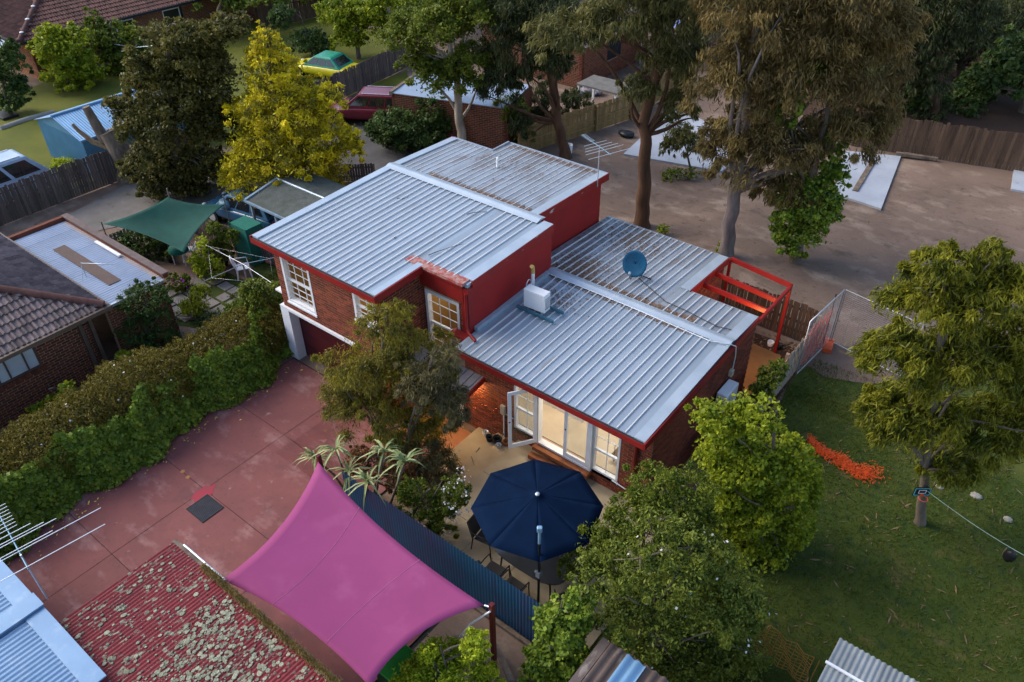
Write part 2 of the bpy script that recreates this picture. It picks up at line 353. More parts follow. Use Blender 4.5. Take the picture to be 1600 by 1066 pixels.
def flush_bricks(coll, mat, n_ind=300):
    """the nearest whole bricks become parts of their wall, the rest one joined part per wall"""
    full = [c for c in coll if abs(c[3]-BRL) < 1e-3]
    full.sort(key=lambda c: np.linalg.norm(np.array([c[0][0], c[0][1], c[5]])-CAM))
    ind = set(id(c) for c in full[:n_ind]); PR = .009
    m = MB(); m.add([(-BRL/2, -PR, -BRH/2), (BRL/2, -PR, -BRH/2), (BRL/2, -PR, BRH/2), (-BRL/2, -PR, BRH/2), (-BRL/2, .004, -BRH/2), (BRL/2, .004, -BRH/2), (BRL/2, .004, BRH/2), (-BRL/2, .004, BRH/2)],
                    [(0, 1, 2, 3), (1, 5, 6, 2), (5, 4, 7, 6)[:0] or (4, 0, 3, 7), (3, 2, 6, 7), (4, 5, 1, 0)])
    me = m.mesh('brick'); me.materials.append(mat); rest = {}
    for c in coll:
        A, d, nrm, ln, ht, zc, w_ = c
        if id(c) in ind:
            # brick mesh faces -Y: turn so that -Y points along the wall's outer normal
            rz = math.atan2(nrm[1], nrm[0])+math.pi/2
            inst('brick', me, w_, (A[0], A[1], zc), (0, 0, rz))
        else:
            mb = rest.setdefault(w_.name, (MB(), w_))[0]; t = random.uniform(-.5, .5)
            o = A+nrm*PR; i = A-nrm*.004; h = d*ln/2
            q = [o-h, o+h, o+h, o-h, i-h, i+h, i+h, i-h]; zz = [-1, -1, 1, 1]*2
            vs = [(p[0], p[1], zc+zz[k]*ht/2) for k, p in enumerate(q)]
            mb.add(vs, [(0, 1, 2, 3), (1, 5, 6, 2), (4, 0, 3, 7), (3, 2, 6, 7), (4, 5, 1, 0)], t)
    for mb, w_ in rest.values(): mb.build('brick_courses', mat, w_, kind='stuff')
def sash(parent, A, d, nrm, w_, z0, z1, fr=.07, mid=None, cols=3, rows=(2, 2), deep=.05, bar=.018, mat=M_white, reveal=.1, name='window'):
    """framed window in a wall: A = left bottom outer point (looking at the wall), d along, nrm outward"""
    A = np.asarray(A, float); d = np.asarray(d, float); nrm = np.asarray(nrm, float); up = np.array([0, 0, 1.])
    f = MB()
    def b(s0, s1, a, c, o0, o1, mb=f):
        ce = A + d*(s0+s1)/2 + nrm*(o0+o1)/2; ce[2] = (a+c)/2; mb.obox(ce, d, nrm, up, (s1-s0)/2, abs(o1-o0)/2, (c-a)/2)
    b(0, fr, z0, z1, -reveal, .02); b(w_-fr, w_, z0, z1, -reveal, .02); b(fr, w_-fr, z1-fr, z1, -reveal, .018); b(fr, w_-fr, z0, z0+fr, -reveal, .018)
    o = f.build(name, mat, parent)
    q = MB(); b(-.03, w_+.03, z0-.06, z0-.003, -reveal, .05, q); q.build('sill', mat, o)
    zs = [z0+fr] + ([mid] if mid else []) + [z1-fr]
    gl = MB(); off = -reveal*.55
    for k in range(len(zs)-1):
        a, c = zs[k], zs[k+1]
        if mid and k == 0: mm = MB(); b(fr, w_-fr, c-.03, c+.03, off-.03, off+.035, mm); mm.build('meeting_rail', mat, o)
        lo = a+(.03 if k else 0); hi = c-(.03 if (mid and k == 0) else 0)
        for i in range(1, cols): mm = MB(); s = fr+(w_-2*fr)*i/cols; b(s-bar/2, s+bar/2, lo, hi, off-.012, off+.012, mm); mm.build('glazing_bar', mat, o)
        rr = rows[k] if k < len(rows) else 1
        for i in range(1, rr): mm = MB(); z = lo+(hi-lo)*i/rr; b(fr, w_-fr, z-bar/2, z+bar/2, off-.010, off+.010, mm); mm.build('glazing_bar', mat, o)
        pc = A+nrm*off; pa = pc+d*fr; pb = pc+d*(w_-fr)
        g = MB(); g.quad((pa[0], pa[1], lo), (pb[0], pb[1], lo), (pb[0], pb[1], hi), (pa[0], pa[1], hi)); g.build('pane', M_glass, o)
    return o
def deck_sheets(parent, x0, x1, n, y0, z0, y1, z1, mat=M_zinc, ribm=M_rib, flip=False, th=.012, rib=(.022, .038)):
    """n ribbed roof sheets side by side between x0 and x1, from (y0,z0) to (y1,z1)"""
    p = (x1-x0)/n; L = y1-y0; S_ = z1-z0; rw, rh = rib
    m = MB(); m.add([(0, 0, 0), (p-.003, 0, 0), (p-.003, L, S_), (0, L, S_), (0, 0, -th), (p-.003, 0, -th), (p-.003, L, S_-th), (0, L, S_-th)],
                    [(0, 1, 2, 3), (0, 4, 5, 1), (2, 6, 7, 3), (1, 5, 6, 2), (0, 3, 7, 4)])
    me = m.mesh('roof_sheet'); me.materials.append(mat)
    r = MB(); a, b, h = -rw, rw, rh; a2, b2 = -rw*.55, rw*.55
    r.add([(a, 0, .001), (a2, 0, h), (b2, 0, h), (b, 0, .001), (a, L, S_+.001), (a2, L, S_+h), (b2, L, S_+h), (b, L, S_+.001)], [(0, 4, 5, 1), (1, 5, 6, 2), (2, 6, 7, 3), (0, 1, 2, 3), (7, 6, 5, 4)])
    mr = r.mesh('rib'); mr.materials.append(ribm)
    for i in range(n):
        s = inst('roof_sheet', me, parent, (x0+p*i, y0, z0)); ORG[s.name] = np.array([x0+p*i, y0, z0])
        if i: inst('rib', mr, parent, (x0+p*i, y0, z0))
def corr_sheets(parent, A, ea, eb, nw, wave=.076, amp=.009, mat=M_zinc, shared_rand=True, name='roof_sheet', th=0):
    """corrugated sheets: corner A, ea = vector across the waves (whole width), eb = vector along them; nw sheets"""
    A = np.asarray(A, float); ea = np.asarray(ea, float); eb = np.asarray(eb, float)
    W = np.linalg.norm(ea); wv = W/nw; k = max(2, int(round(wv/wave))); da = ea/W; nr = np.cross(da, eb); nr /= np.linalg.norm(nr)
    if nr[2] < 0: nr = -nr
    vs = []; N = k*4
    for j in (0, 1):
        for i in range(N+1): vs.append(da*wv*i/N + nr*amp*math.sin(2*math.pi*i/4) + eb*j)
    m = MB(); m.add(vs, [(i, i+1, N+2+i, N+1+i) for i in range(N)], 0, True)
    me = m.mesh(name); me.materials.append(mat)
    for i in range(nw): inst(name, me, parent, A+da*wv*i+nr*.002*(i % 2))
def pt(parent, name, mat, *boxes, kind=None, bevel=0):
    m = MB()
    for lo, hi in boxes: m.box(lo, hi)
    return m.build(name, mat, parent, kind, bevel=bevel)
# ---------------------------------------------------------------- the red brick house
X_, Y_, NX, NY = np.array([1., 0, 0]), np.array([0, 1., 0]), np.array([-1., 0, 0]), np.array([0, -1., 0])
house = thing('house', (-6, 2.5, 0), 'red brick split level house with ribbed metal roofs and lit windows', 'house')
bk = []
GX0, GY = -11.95, -.86
brick_wall(house, (GX0, GY, 0), X_, 4.35, 1.985, 4.10, NY, [(.30, 1.56, 2.28, 3.96), (3.34, 4.22, 2.95, 3.92)], coll=bk)
brick_wall(house, (-8.7, GY, 0), X_, 1.1, -.55, 1.985, NY, coll=bk)
brick_wall(house, (-7.6, GY, 0), Y_, 1.66, -.6, 4.12, X_, th=.2, coll=bk)
brick_wall(house, (-7.6, .8, 0), X_, 1.72, 1.2, 3.80, NY, [(.06, 1.32, 1.42, 3.50)], coll=bk)
brick_wall(house, (-5.85, .45, 0), X_, 5.87, -.6, 2.64, NY, [(1.72, 5.05, .44, 2.54)], coll=bk)
brick_wall(house, (.03, .46, 0), Y_, 5.53, .0, 2.72, X_, coll=bk)
brick_wall(house, (-2.07, 6.0, 0), Y_, 2.3, .1, 2.66, X_, coll=bk)
brick_wall(house, (-7.6, .45, 0), X_, 1.745, -.6, 1.78, NY, [(.2, 1.42, -.52, 1.5)], coll=bk)
flush_bricks(bk, M_brick)
# plain walls the photograph does not see
pt(house, 'back_wall', M_brick, ((-12.3, 7.2, 0), (-6.6, 7.38, 4.2)), ((-12.0, -.65, 0), (-11.8, 7.2, 4.15)), ((-6.5, 8.2, 0), (-2.28, 8.32, 2.62)), ((-2.1, 5.8, .1), (-.18, 5.99, 2.62)))
M_red_wall = pm('red_render', (.29, .013, .011), (.235, .011, .010), 1.3, .6, .05, 30)
pt(house, 'red_side_wall', M_red_wall, ((-6.05, .815, 2.60), (-5.86, 4.42, 4.24)), ((-6.75, 4.425, 2.60), (-6.56, 8.1, 4.22)), ((-6.56, 4.36, 2.60), (-6.051, 4.42, 4.24)))
# --- upper roof
zu, pu, ug, uk = 4.279, .029, -1.078, 4.433
def ZU(y): return zu+(min(y, 2*uk-y)-ug)*pu
def ZL(y): return 2.75+(min(y, 2*4.368-y))*.0428
m = MB()
for x0, x1, y0, y1 in ((-12.44, -7.44, ug+.02, uk), (-7.44, -5.87, .72, uk), (-12.44, -10.62, uk, 7.48), (-10.62, -6.56, uk, 8.39)):
    for t in (0,):
        z0, z1 = ZU(y0)-.018, ZU(y1)-.018
        m.add([(x0, y0, z0), (x1, y0, z0), (x1, y1, z1), (x0, y1, z1), (x0, y0, z0-.12), (x1, y0, z0-.12), (x1, y1, z1-.12), (x0, y1, z1-.12)], [(0, 1, 2, 3), (4, 7, 6, 5), (0, 4, 5, 1), (1, 5, 6, 2), (2, 6, 7, 3), (3, 7, 4, 0)])
uroof = m.build('upper_roof', M_flash, house)
deck_sheets(uroof, -12.20, -7.62, 19, ug, ZU(ug), uk-.02, ZU(uk-.02))
deck_sheets(uroof, -7.62, -6.17, 6, .80, ZU(.80), uk-.02, ZU(uk-.02))
deck_sheets(uroof, -12.20, -10.63, 7, uk+.02, ZU(uk+.02), 7.5, ZU(7.5), mat=M_zinc_old, rib=(.016, .022))
deck_sheets(uroof, -10.63, -6.83, 16, uk+.02, ZU(uk+.02), 8.41, ZU(8.41), mat=M_zinc_old, rib=(.016, .022))
def slopebox(mb, x0, x1, y0, y1, zf, lo, hi):
    a = [(x0, y0, zf(y0)+lo), (x1, y0, zf(y0)+lo), (x1, y1, zf(y1)+lo), (x0, y1, zf(y1)+lo), (x0, y0, zf(y0)+hi), (x1, y0, zf(y0)+hi), (x1, y1, zf(y1)+hi), (x0, y1, zf(y1)+hi)]
    mb.add(a, [(0, 3, 2, 1), (4, 5, 6, 7), (0, 1, 5, 4), (1, 2, 6, 5), (2, 3, 7, 6), (3, 0, 4, 7)])
def ridge_cap(parent, x0, x1, y, z, wd=.22):
    mb = MB(); prof = [(-wd, z+.028), (-wd*.55, z+.055), (-.03, z+.085), (.03, z+.085), (wd*.55, z+.055), (wd, z+.028)]
    vs = [(x, y+a, b) for x in (x0, x1) for a, b in prof]; n = len(prof)
    mb.add(vs, [(i, i+1, n+i+1, n+i) for i in range(n-1)] + [tuple(range(n))[::-1], tuple(range(n, 2*n))])
    return mb.build('ridge_cap', M_flash, parent)
ridge_cap(uroof, -12.47, -6.25, uk, ZU(uk)); 
f = MB(); slopebox(f, -12.47, -12.205, ug-.01, uk-.2, ZU, -.01, .045); slopebox(f, -12.47, -12.205, uk+.2, 7.5, ZU, -.01, .04); f.build('edge_flashing', M_flash, uroof)
f = MB(); slopebox(f, -6.165, -5.83, .90, uk+.02, ZU, -.01, .035); f.build('edge_flashing', M_flash, uroof)
f = MB(); slopebox(f, -7.615, -7.42, ug-.01, .70, ZU, -.01, .035); f.build('edge_flashing', M_flash, uroof)
f = MB(); slopebox(f, -6.825, -6.53, uk+.03, 8.41, ZU, -.01, .03); f.build('edge_flashing', M_flash, uroof)
f = MB(); f.box((-12.47, 7.5, ZU(7.5)-.06), (-10.63, 7.6, ZU(7.5)+.015)); f.box((-10.66, 7.5, ZU(7.5)-.05), (-10.60, 8.43, ZU(8)+.05)); f.box((-10.6, 8.415, ZU(8.41)-.06), (-6.55, 8.5, ZU(8.41)+.01)); f.build('rear_gutter', M_galv, uroof)
f = MB(); f.box((-12.48, ug-.075, 4.09), (-7.40, ug-.002, 4.262)); f.build('fascia_gutter', M_redp2, uroof)
f = MB(); f.box((-12.46, ug-.062, 4.2625), (-7.42, ug-.004, 4.268)); f.build('gutter_shade_strip', M_dark, uroof)  # flat near-black strip: the shaded gap under the rib ends, put in as colour
f = MB(); slopebox(f, -7.419, -7.375, ug-.07, .72, ZU, -.19, .028); f.build('barge_board', M_redp2, uroof)
f = MB(); slopebox(f, -5.858, -5.815, .86, uk+.02, ZU, -.21, .027); f.build('barge_board', M_redp, uroof)
f = MB(); slopebox(f, -6.545, -6.505, uk+.025, 8.46, ZU, -.21, .025); f.build('barge_board', M_redp, uroof)
f = MB(); f.box((-6.5, 8.3, 4.10), (-6.46, 8.5, 4.32)); 
f = MB(); slopebox(f, -12.52, -12.475, ug-.07, 7.6, ZU, -.19, .03); f.build('barge_board', M_redp2, uroof)
pt(house, 'soffit', M_redp2, ((-12.46, ug, 4.06), (-7.44, GY-.012, 4.085)), ((-12.47, GY-.012, 4.06), (-11.96, 7.2, 4.085)))
# --- parapet over the stair window
par = pt(house, 'parapet', M_redp2, ((-7.86, .685, 3.70), (-6.02, .845, 4.28)), ((-6.10, .70, 2.62), (-5.85, .86, 4.20)))
pt(par, 'parapet_cap', pm('weathered_cap', (.30, .06, .05), (.36, .22, .19), 9, .8, contrast=(.4, .6)), ((-8.0, .60, 4.281), (-5.95, .90, 4.36)))
pt(par, 'cap_lip', M_redp2, ((-7.95, .625, 4.2), (-6.0, .684, 4.28)))
# rainwater head and downpipe beside the stair window
m = MB(); m.box((-5.98, .66, 4.02), (-5.80, .84, 4.2)); m.tube([(-5.90, .66, 4.05), (-5.90, .655, 2.98), (-5.82, .60, 2.86), (-5.45, .46, 2.83)], .045, 8); m.build('downpipe', M_redp2, house)
pt(house, 'skirt_flashing', M_redp2, ((-6.38, .42, 2.66), (-5.80, .685, 2.735)), ((-6.38, .46, 2.5), (-5.852, .684, 2.66)))
# --- lower roof
m = MB()
for x0, x1, y0, y1 in ((-5.8, -.02, .02, 4.368), (-6.5, -2.09, 4.368, 8.48), (-2.09, -.02, 4.368, 5.96)):
    z0, z1 = ZL(y0)-.018, ZL(y1)-.018
    m.add([(x0, y0, z0), (x1, y0, z0), (x1, y1, z1), (x0, y1, z1), (x0, y0, z0-.11), (x1, y0, z0-.11), (x1, y1, z1-.11), (x0, y1, z1-.11)], [(0, 1, 2, 3), (4, 7, 6, 5), (0, 4, 5, 1), (1, 5, 6, 2), (2, 6, 7, 3), (3, 7, 4, 0)])
lroof = m.build('lower_roof', M_flash, house)
deck_sheets(lroof, -5.72, -.26, 23, 0, ZL(0), 4.35, ZL(4.35))
deck_sheets(lroof, -6.50, -2.38, 17, 4.386, ZL(4.386), 8.5, ZL(8.5), mat=M_zinc_old)
deck_sheets(lroof, -2.38, -.26, 9, 4.386, ZL(4.386), 5.98, ZL(5.98), mat=M_zinc_old)
ridge_cap(lroof, -5.86, .03, 4.368, ZL(4.368), .2)
f = MB(); slopebox(f, -.255, .03, -.01, 4.17, ZL, -.01, .03); slopebox(f, -.255, .03, 4.57, 5.985, ZL, -.01, .025); f.build('edge_flashing', M_flash, lroof)
f = MB(); slopebox(f, -2.375, -2.07, 6.0, 8.5, ZL, -.008, .035); f.build('edge_flashing', M_flash, lroof)
f = MB(); slopebox(f, -5.84, -5.715, .87, 4.17, ZL, -.01, .12); f.build('wall_flashing', M_flash, lroof)
f = MB(); f.box((-5.74, -.075, 2.575), (.035, -.003, 2.735)); f.build('fascia_gutter', M_redp2, lroof)
f = MB(); f.box((-5.72, -.06, 2.7355), (.02, -.006, 2.741)); f.build('gutter_shade_strip', M_dark, lroof)  # dark strip laid on the solid gutter to paint in its shade
f = MB(); slopebox(f, .032, .075, -.07, 6.02, ZL, -.19, .022); f.build('barge_board', M_redp2, lroof)
f = MB(); slopebox(f, -2.068, -2.03, 6.025, 8.52, ZL, -.19, .025); f.build('barge_board', M_redp2, lroof)
f = MB(); f.box((-6.5, 8.505, ZL(8.5)-.09), (-2.03, 8.57, ZL(8.5)+.0)); f.build('rear_gutter', M_galv, lroof); f = MB(); f.box((-2.03, 5.99, ZL(5.98)-.1), (.03, 6.05, ZL(5.98)-.003)); f.build('rear_gutter', M_galv, lroof)
pt(house, 'soffit', M_redp2, ((-5.72, -.0, 2.555), (.03, .44, 2.573)))
# white garage surround and maroon door
pt(house, 'garage_surround', M_white, ((-12.1, -.93, 0), (-11.72, -.62, 1.895)), ((-12.1, -.93, 1.895), (-8.70, -.70, 1.983)))
gd = pt(house, 'garage_door', pm('maroon_door', (.085, .010, .012), (.06, .008, .010), 2, .5), ((-11.72, -.60, 0), (-8.7, -.54, 1.895)))
for k in range(1, 4): pt(gd, 'door_rail', pm('maroon_door_b', (.07, .009, .010), None, 2, .5), ((-11.70, -.607, .46*k), (-8.72, -.601, .46*k+.02)))
pt(house, 'side_hood', M_white, ((-12.30, -.84, 2.36), (-11.955, -.35, 2.42)))
# --- windows
sash(house, (GX0+.30, GY, 0), X_, NY, 1.26, 2.28, 3.96, fr=.085, mid=3.05, cols=3, rows=(3, 3), reveal=.16)
sash(house, (GX0+3.34, GY, 0), X_, NY, .88, 2.95, 3.92, fr=.09, mid=3.4, cols=2, rows=(2, 2), reveal=.14)
sash(house, (-7.54, .8, 0), X_, NY, 1.26, 1.42, 3.50, fr=.085, mid=2.38, cols=3, rows=(3, 3), reveal=.14)
# living room opening: window, french doors, window
sash(house, (-4.13, .45, 0), X_, NY, .80, .50, 2.54, fr=.06, mid=1.22, cols=2, rows=(1, 3), reveal=.1)
sash(house, (-1.60, .45, 0), X_, NY, .79, .50, 2.54, fr=.06, mid=1.22, cols=2, rows=(1, 3), reveal=.1)
fd = MB(); 
for a, b, c, d_ in ((-3.33, -3.26, .44, 2.54), (-1.67, -1.60, .44, 2.54), (-3.26, -1.67, 2.47, 2.54), (-3.26, -1.67, .44, .50)): fd.box((a, .36, c), (b, .55, d_))
fdo = fd.build('french_door_frame', M_white, house)
def leaf(parent, hinge, ang, w_=.79, z0=.505, z1=2.46, sgn=1):
    d = np.array([math.cos(ang), math.sin(ang), 0])*sgn; n = np.array([-d[1], d[0], 0]); A = np.array([hinge[0], hinge[1], 0.])
    f = MB()
    def b(s0, s1, a, c, th=.02):
        ce = A+d*(s0+s1)/2; ce[2] = (a+c)/2; f.obox(ce, d, n, (0, 0, 1), (s1-s0)/2, th, (c-a)/2)
    b(0, .095, z0, z1); b(w_-.095, w_, z0, z1); b(.095, w_-.095, z1-.1, z1, .0195); b(.095, w_-.095, z0, z0+.13, .0195)
    o = f.build('french_door', M_white, parent)
    g = MB(); a_, b_ = A+d*.095, A+d*(w_-.095); g.quad((a_[0], a_[1], z0+.13), (b_[0], b_[1], z0+.13), (b_[0], b_[1], z1-.1), (a_[0], a_[1], z1-.1)); g.build('pane', M_glass, o)
    h = MB(); q = A+d*(w_-.045); h.ellipsoid((q[0], q[1], 1.45), (.028, .05, .028)); h.build('door_knob', M_black, o)
    return o
leaf(house, (-3.30, .34), math.radians(-124))
leaf(house, (-1.67, .40), math.radians(180))
M_step = pm('brick_step', (.30, .10, .035), (.22, .07, .028), 6, .8, .1, 40)
pt(house, 'door_sill', M_step, ((-3.35, .20, .30), (-1.58, .449, .42)), ((-3.35, .02, .102), (-1.58, .199, .24)))
pt(house, 'sill_course', M_brick, ((-4.16, .40, .43), (-3.36, .449, .497)), ((-1.57, .40, .43), (-.80, .449, .497)))
# downpipe at the front right corner, white pipe at the wall foot, meter box with conduit
m = MB(); m.tube([(-.36, .02, 2.60), (-.36, .10, 2.50), (-.36, .375, 2.36), (-.36, .385, .12)], .05, 8); m.build('downpipe', M_redp2, house)
m = MB(); m.tube([(-.95, .41, .50), (-.40, .41, .44)], .018, 6); m.build('pipe', M_whiteplastic, house); m = MB(); m.tube([(-4.49, .42, .80), (-4.49, .42, -.25)], .022, 6); m.build('pipe', M_whiteplastic, house); m = MB(); m.tube([(-4.40, .42, .82), (-4.15, .42, .80)], .012, 6); m.build('pipe', M_whiteplastic, house)
pt(house, 'meter_box', pm('beige_box', (.5, .46, .36), None, 5, .5), ((-4.57, .36, .80), (-4.42, .44, 1.10)))
# entry awning and door
m = MB(); m.add([(-7.55, -.48, 1.60), (-5.20, -.48, 1.60), (-5.20, .445, 1.74), (-7.55, .445, 1.74), (-7.55, -.48, 1.56), (-5.20, -.48, 1.56), (-5.20, .445, 1.70), (-7.55, .445, 1.70)], [(0, 1, 2, 3), (4, 7, 6, 5), (0, 4, 5, 1), (1, 5, 6, 2), (2, 6, 7, 3), (3, 7, 4, 0)])
aw = m.build('entry_awning', pm('grey_awning', (.26, .25, .28), (.2, .19, .215), 3, .5, metal=.2), house)
for k in range(10): mm = MB(); x = -7.45+.24*k; mm.add([(x, -.48, 1.601), (x+.03, -.48, 1.601), (x+.015, -.48, 1.62), (x, .44, 1.741), (x+.03, .44, 1.741), (x+.015, .44, 1.76)], [(0, 2, 5, 3), (2, 1, 4, 5), (0, 1, 2), (3, 5, 4)]); mm.build('rib', MAT['grey_awning'], aw)
m = MB(); m.box((-7.56, -.52, 1.47), (-5.19, -.482, 1.60)); m.add([(-5.19, -.52, 1.45), (-5.15, -.52, 1.45), (-5.15, .44, 1.58), (-5.19, .44, 1.58), (-5.19, -.52, 1.60), (-5.15, -.52, 1.60), (-5.15, .44, 1.745), (-5.19, .44, 1.745)], [(0, 3, 2, 1), (4, 5, 6, 7), (0, 1, 5, 4), (1, 2, 6, 5), (2, 3, 7, 6), (3, 0, 4, 7)]); m.build('awning_fascia', M_redp2, aw)
df = pt(house, 'entry_door_frame', M_white, ((-7.40, .40, -.52), (-7.30, .6, 1.5)), ((-6.28, .40, -.52), (-6.17, .6, 1.5)), ((-7.30, .40, 1.4), (-6.28, .6, 1.5)))
ed = pt(df, 'entry_door', M_white, ((-7.28, .50, -.5), (-6.30, .54, 1.39)))
pt(df, 'side_light_frame', M_white, ((-6.12, .395, -.52), (-6.0, .449, 1.52)))
# --- lit rooms
M_cream = pm('cream_wall', (.74, .68, .58), (.70, .64, .54), 2, .8)
M_tile = pm('cream_floor_tile', (.50, .41, .30), (.42, .34, .245), 1.5, .35)
pt(house, 'room_floor', M_tile, ((-5.6, .66, .38), (-.2, 4.2, .465)), ((-3.30, .47, .38), (-1.66, .66, .438)))
pt(house, 'room_wall', M_cream, ((-5.64, .66, .38), (-5.6, 4.2, 2.60)), ((-.2, .66, .38), (-.17, 4.2, 2.60)), ((-5.6, 4.2, .38), (-.2, 4.24, 2.60)))
pt(house, 'room_ceiling', M_cream, ((-5.6, .66, 2.58), (-.2, 4.2, 2.61)))
pt(house, 'kitchen_bench', M_white, ((-4.15, 1.75, .466), (-2.75, 2.45, 1.35)), bevel=.01)
m = MB(); m.tube([(-2.05, 1.05, .47), (-2.05, 1.05, 1.05), (-1.3, 1.05, 1.05), (-1.3, 1.05, .47)], .012, 6); m.build('chair_frame', M_black, house)
m = MB(); m.box((-1.35, 1.0, .70), (-.85, 1.5, .74)); m.build('room_stool', pm('brown_stool', (.12, .08, .05), None, 4, .6), house)
M_amber = pm('amber_wall', (.34, .19, .055), (.26, .14, .04), 1.5, .8)
pt(house, 'upper_room', M_amber, ((-11.75, 2.2, 2.0), (-9.6, 2.24, 4.1)), ((-11.79, -.6, 2.0), (-11.75, 2.2, 4.1)), ((-9.64, -.6, 2.0), (-9.6, 2.2, 4.1)), ((-11.75, -.6, 2.0), (-9.64, 2.2, 2.05)))
pt(house, 'upper_bed', pm('cream_bed', (.6, .5, .36), None, 3, .9), ((-11.2, .2, 2.06), (-10.1, 1.9, 2.5)), bevel=.03)
pt(house, 'stair_room', M_amber, ((-7.58, 3.0, .5), (-6.1, 3.04, 4.1)), ((-7.62, .9, .5), (-7.58, 3.0, 4.1)), ((-6.14, .9, .5), (-6.10, 3.0, 4.1)), ((-7.58, .9, .9), (-6.14, 3.0, .95)))
pt(house, 'small_room', M_amber, ((-8.75, 1.0, 2.3), (-7.66, 1.04, 4.1)), ((-8.79, -.6, 2.3), (-8.75, 1.0, 4.1)), ((-8.75, -.6, 2.3), (-7.66, 1.0, 2.35)))
def lamp(name, loc, energy, size, col=(1, .89, .72)):
    l = bpy.data.lights.new(name, 'AREA'); l.energy = energy; l.size = size; l.color = col; o = bpy.data.objects.new(name, l); link(o, house); o.location = tuple(np.array(loc)-org(house)); return o
M_bulb = emitm('lamp_glow', (1, .82, .55), 6)
for i, (x, y, z, e, s) in enumerate(((-4.4, 1.5, 2.57, 10, .3), (-2.6, 1.3, 2.57, 10, .3), (-1.2, 1.6, 2.57, 10, .3), (-2.6, 3.2, 2.57, 9, .3), (-10.6, .9, 4.08, 10, .3), (-6.85, 1.9, 4.08, 13, .3), (-8.2, .2, 4.08, 6, .2))):
    b = MB(); b.lathe((x, y, z), [(.001, 0), (.07, 0), (.07, .012)], 12); f_ = b.build('ceiling_lamp', M_bulb, house); lamp('lamp_light', (x, y, z-.02), e, s)
b = MB(); b.lathe((-5.62, .22, 1.50), [(.001, -.02), (.06, -.02), (.07, .03), (.03, .06)], 12); b.build('porch_lamp', M_bulb, house)
for q in ((-5.62, .25, 1.44), (-6.6, .0, 1.44)):
    l = bpy.data.lights.new('porch_light', 'POINT'); l.energy = 14; l.shadow_soft_size = .05; l.color = (1, .66, .28); o = bpy.data.objects.new('porch_light', l); link(o, house); o.location = tuple(np.array(q)-org(house))
# warm lamp at the side slab
l = bpy.data.lights.new('side_light', 'POINT'); l.energy = 22; l.shadow_soft_size = .05; l.color = (1, .55, .16); o = bpy.data.objects.new('side_light', l); link(o, house); o.location = tuple(np.array((-.35, 6.25, 2.15))-org(house))
b = MB(); b.ellipsoid((-.35, 6.06, 2.25), (.05, .06, .06)); b.build('side_lamp', M_bulb, house)
# --- patio and steps
M_porch = pm('porch_tile', (.34, .13, .05), (.26, .095, .04), 4, .6)
pat = pt(None, 'patio', M_patio, ((-4.0, -4.12, -.6), (1.1, .44, .075)), ((-4.75, -3.2, -.6), (-4.003, .44, -.08)), ((-5.45, -2.4, -.6), (-4.753, .44, -.27)), ); tag(pat, kind='structure')
for i in range(4):
    for j in range(3): x0_ = -4.0+1.275*i; y0_ = -4.12+1.52*j; pt(pat, 'patio_slab', M_patio, ((x0_+.006, y0_+.006, .0751), (x0_+1.269, y0_+1.514, .1)))
pp = pt(None, 'porch', M_porch, ((-7.59, -.9, -.7), (-5.453, .44, -.44))); tag(pp, kind='structure')
# --- pergola frame on the back corner
pg = thing('pergola', (-.1, 8.2, .2), 'red painted timber pergola frame behind the lower metal roof', 'pergola')
def pbar(name, a, b, wd=.07, ht=.14): mm = MB(); mm.bar(a, b, wd, ht); return mm.build(name, M_redp2, pg)
pbar('beam', (.04, 6.04, 2.68), (.04, 8.25, 2.66)); pbar('beam', (-2.02, 8.62, 2.70), (.075, 8.30, 2.70))
pbar('rafter', (-2.02, 7.62, 2.66), (.0, 7.38, 2.66)); pbar('rafter', (-2.02, 6.85, 2.66), (.0, 6.72, 2.66))
pbar('post', (.04, 8.28, .15), (.04, 8.28, 2.60), .09, .09); pbar('post', (-2.05, 8.66, .1), (-2.05, 8.66, 2.64), .08, .08)
# ---------------------------------------------------------------- foliage
def unit(v): return v/(np.linalg.norm(v, axis=1, keepdims=True)+1e-9)
def leaf_mesh(name, pos, d, nrm, L, Wd, tint, mat, parent=None, base=None, kind=None, fold=0.):
    """one four-cornered leaf for each position: d = its axis, nrm = the way its face looks"""
    N = len(pos); d = unit(d); s = unit(np.cross(d, nrm)); L = np.asarray(L)[:, None] if np.ndim(L) else L; Wd = np.asarray(Wd)[:, None] if np.ndim(Wd) else Wd
    n2 = np.cross(s, d)
    b = org(parent) if parent else np.asarray(base, float)
    p0 = pos-d*L*.5; p2 = pos+d*L*.5; mid = pos-d*L*.06+n2*(L*fold)
    V = np.stack([p0, mid+s*Wd*.5, p2, mid-s*Wd*.5], 1).reshape(-1, 3)-b
    me = bpy.data.meshes.new(name); me.vertices.add(4*N); me.vertices.foreach_set('co', V.astype(np.float32).ravel())
    me.loops.add(4*N); me.loops.foreach_set('vertex_index', np.arange(4*N, dtype=np.int32))
    me.polygons.add(N); me.polygons.foreach_set('loop_start', np.arange(0, 4*N, 4, dtype=np.int32)); me.polygons.foreach_set('loop_total', np.full(N, 4, np.int32))
    add_tint(me, np.clip(tint, -.5, .5)); me.update(); me.materials.append(mat)
    o = bpy.data.objects.new(name, me); link(o, parent)
    if not parent: o.location = tuple(b)
    ORG[o.name] = b
    if kind: o['kind'] = kind
    return o
def rdir(n):
    v = rng.normal(size=(n, 3)); return unit(v)
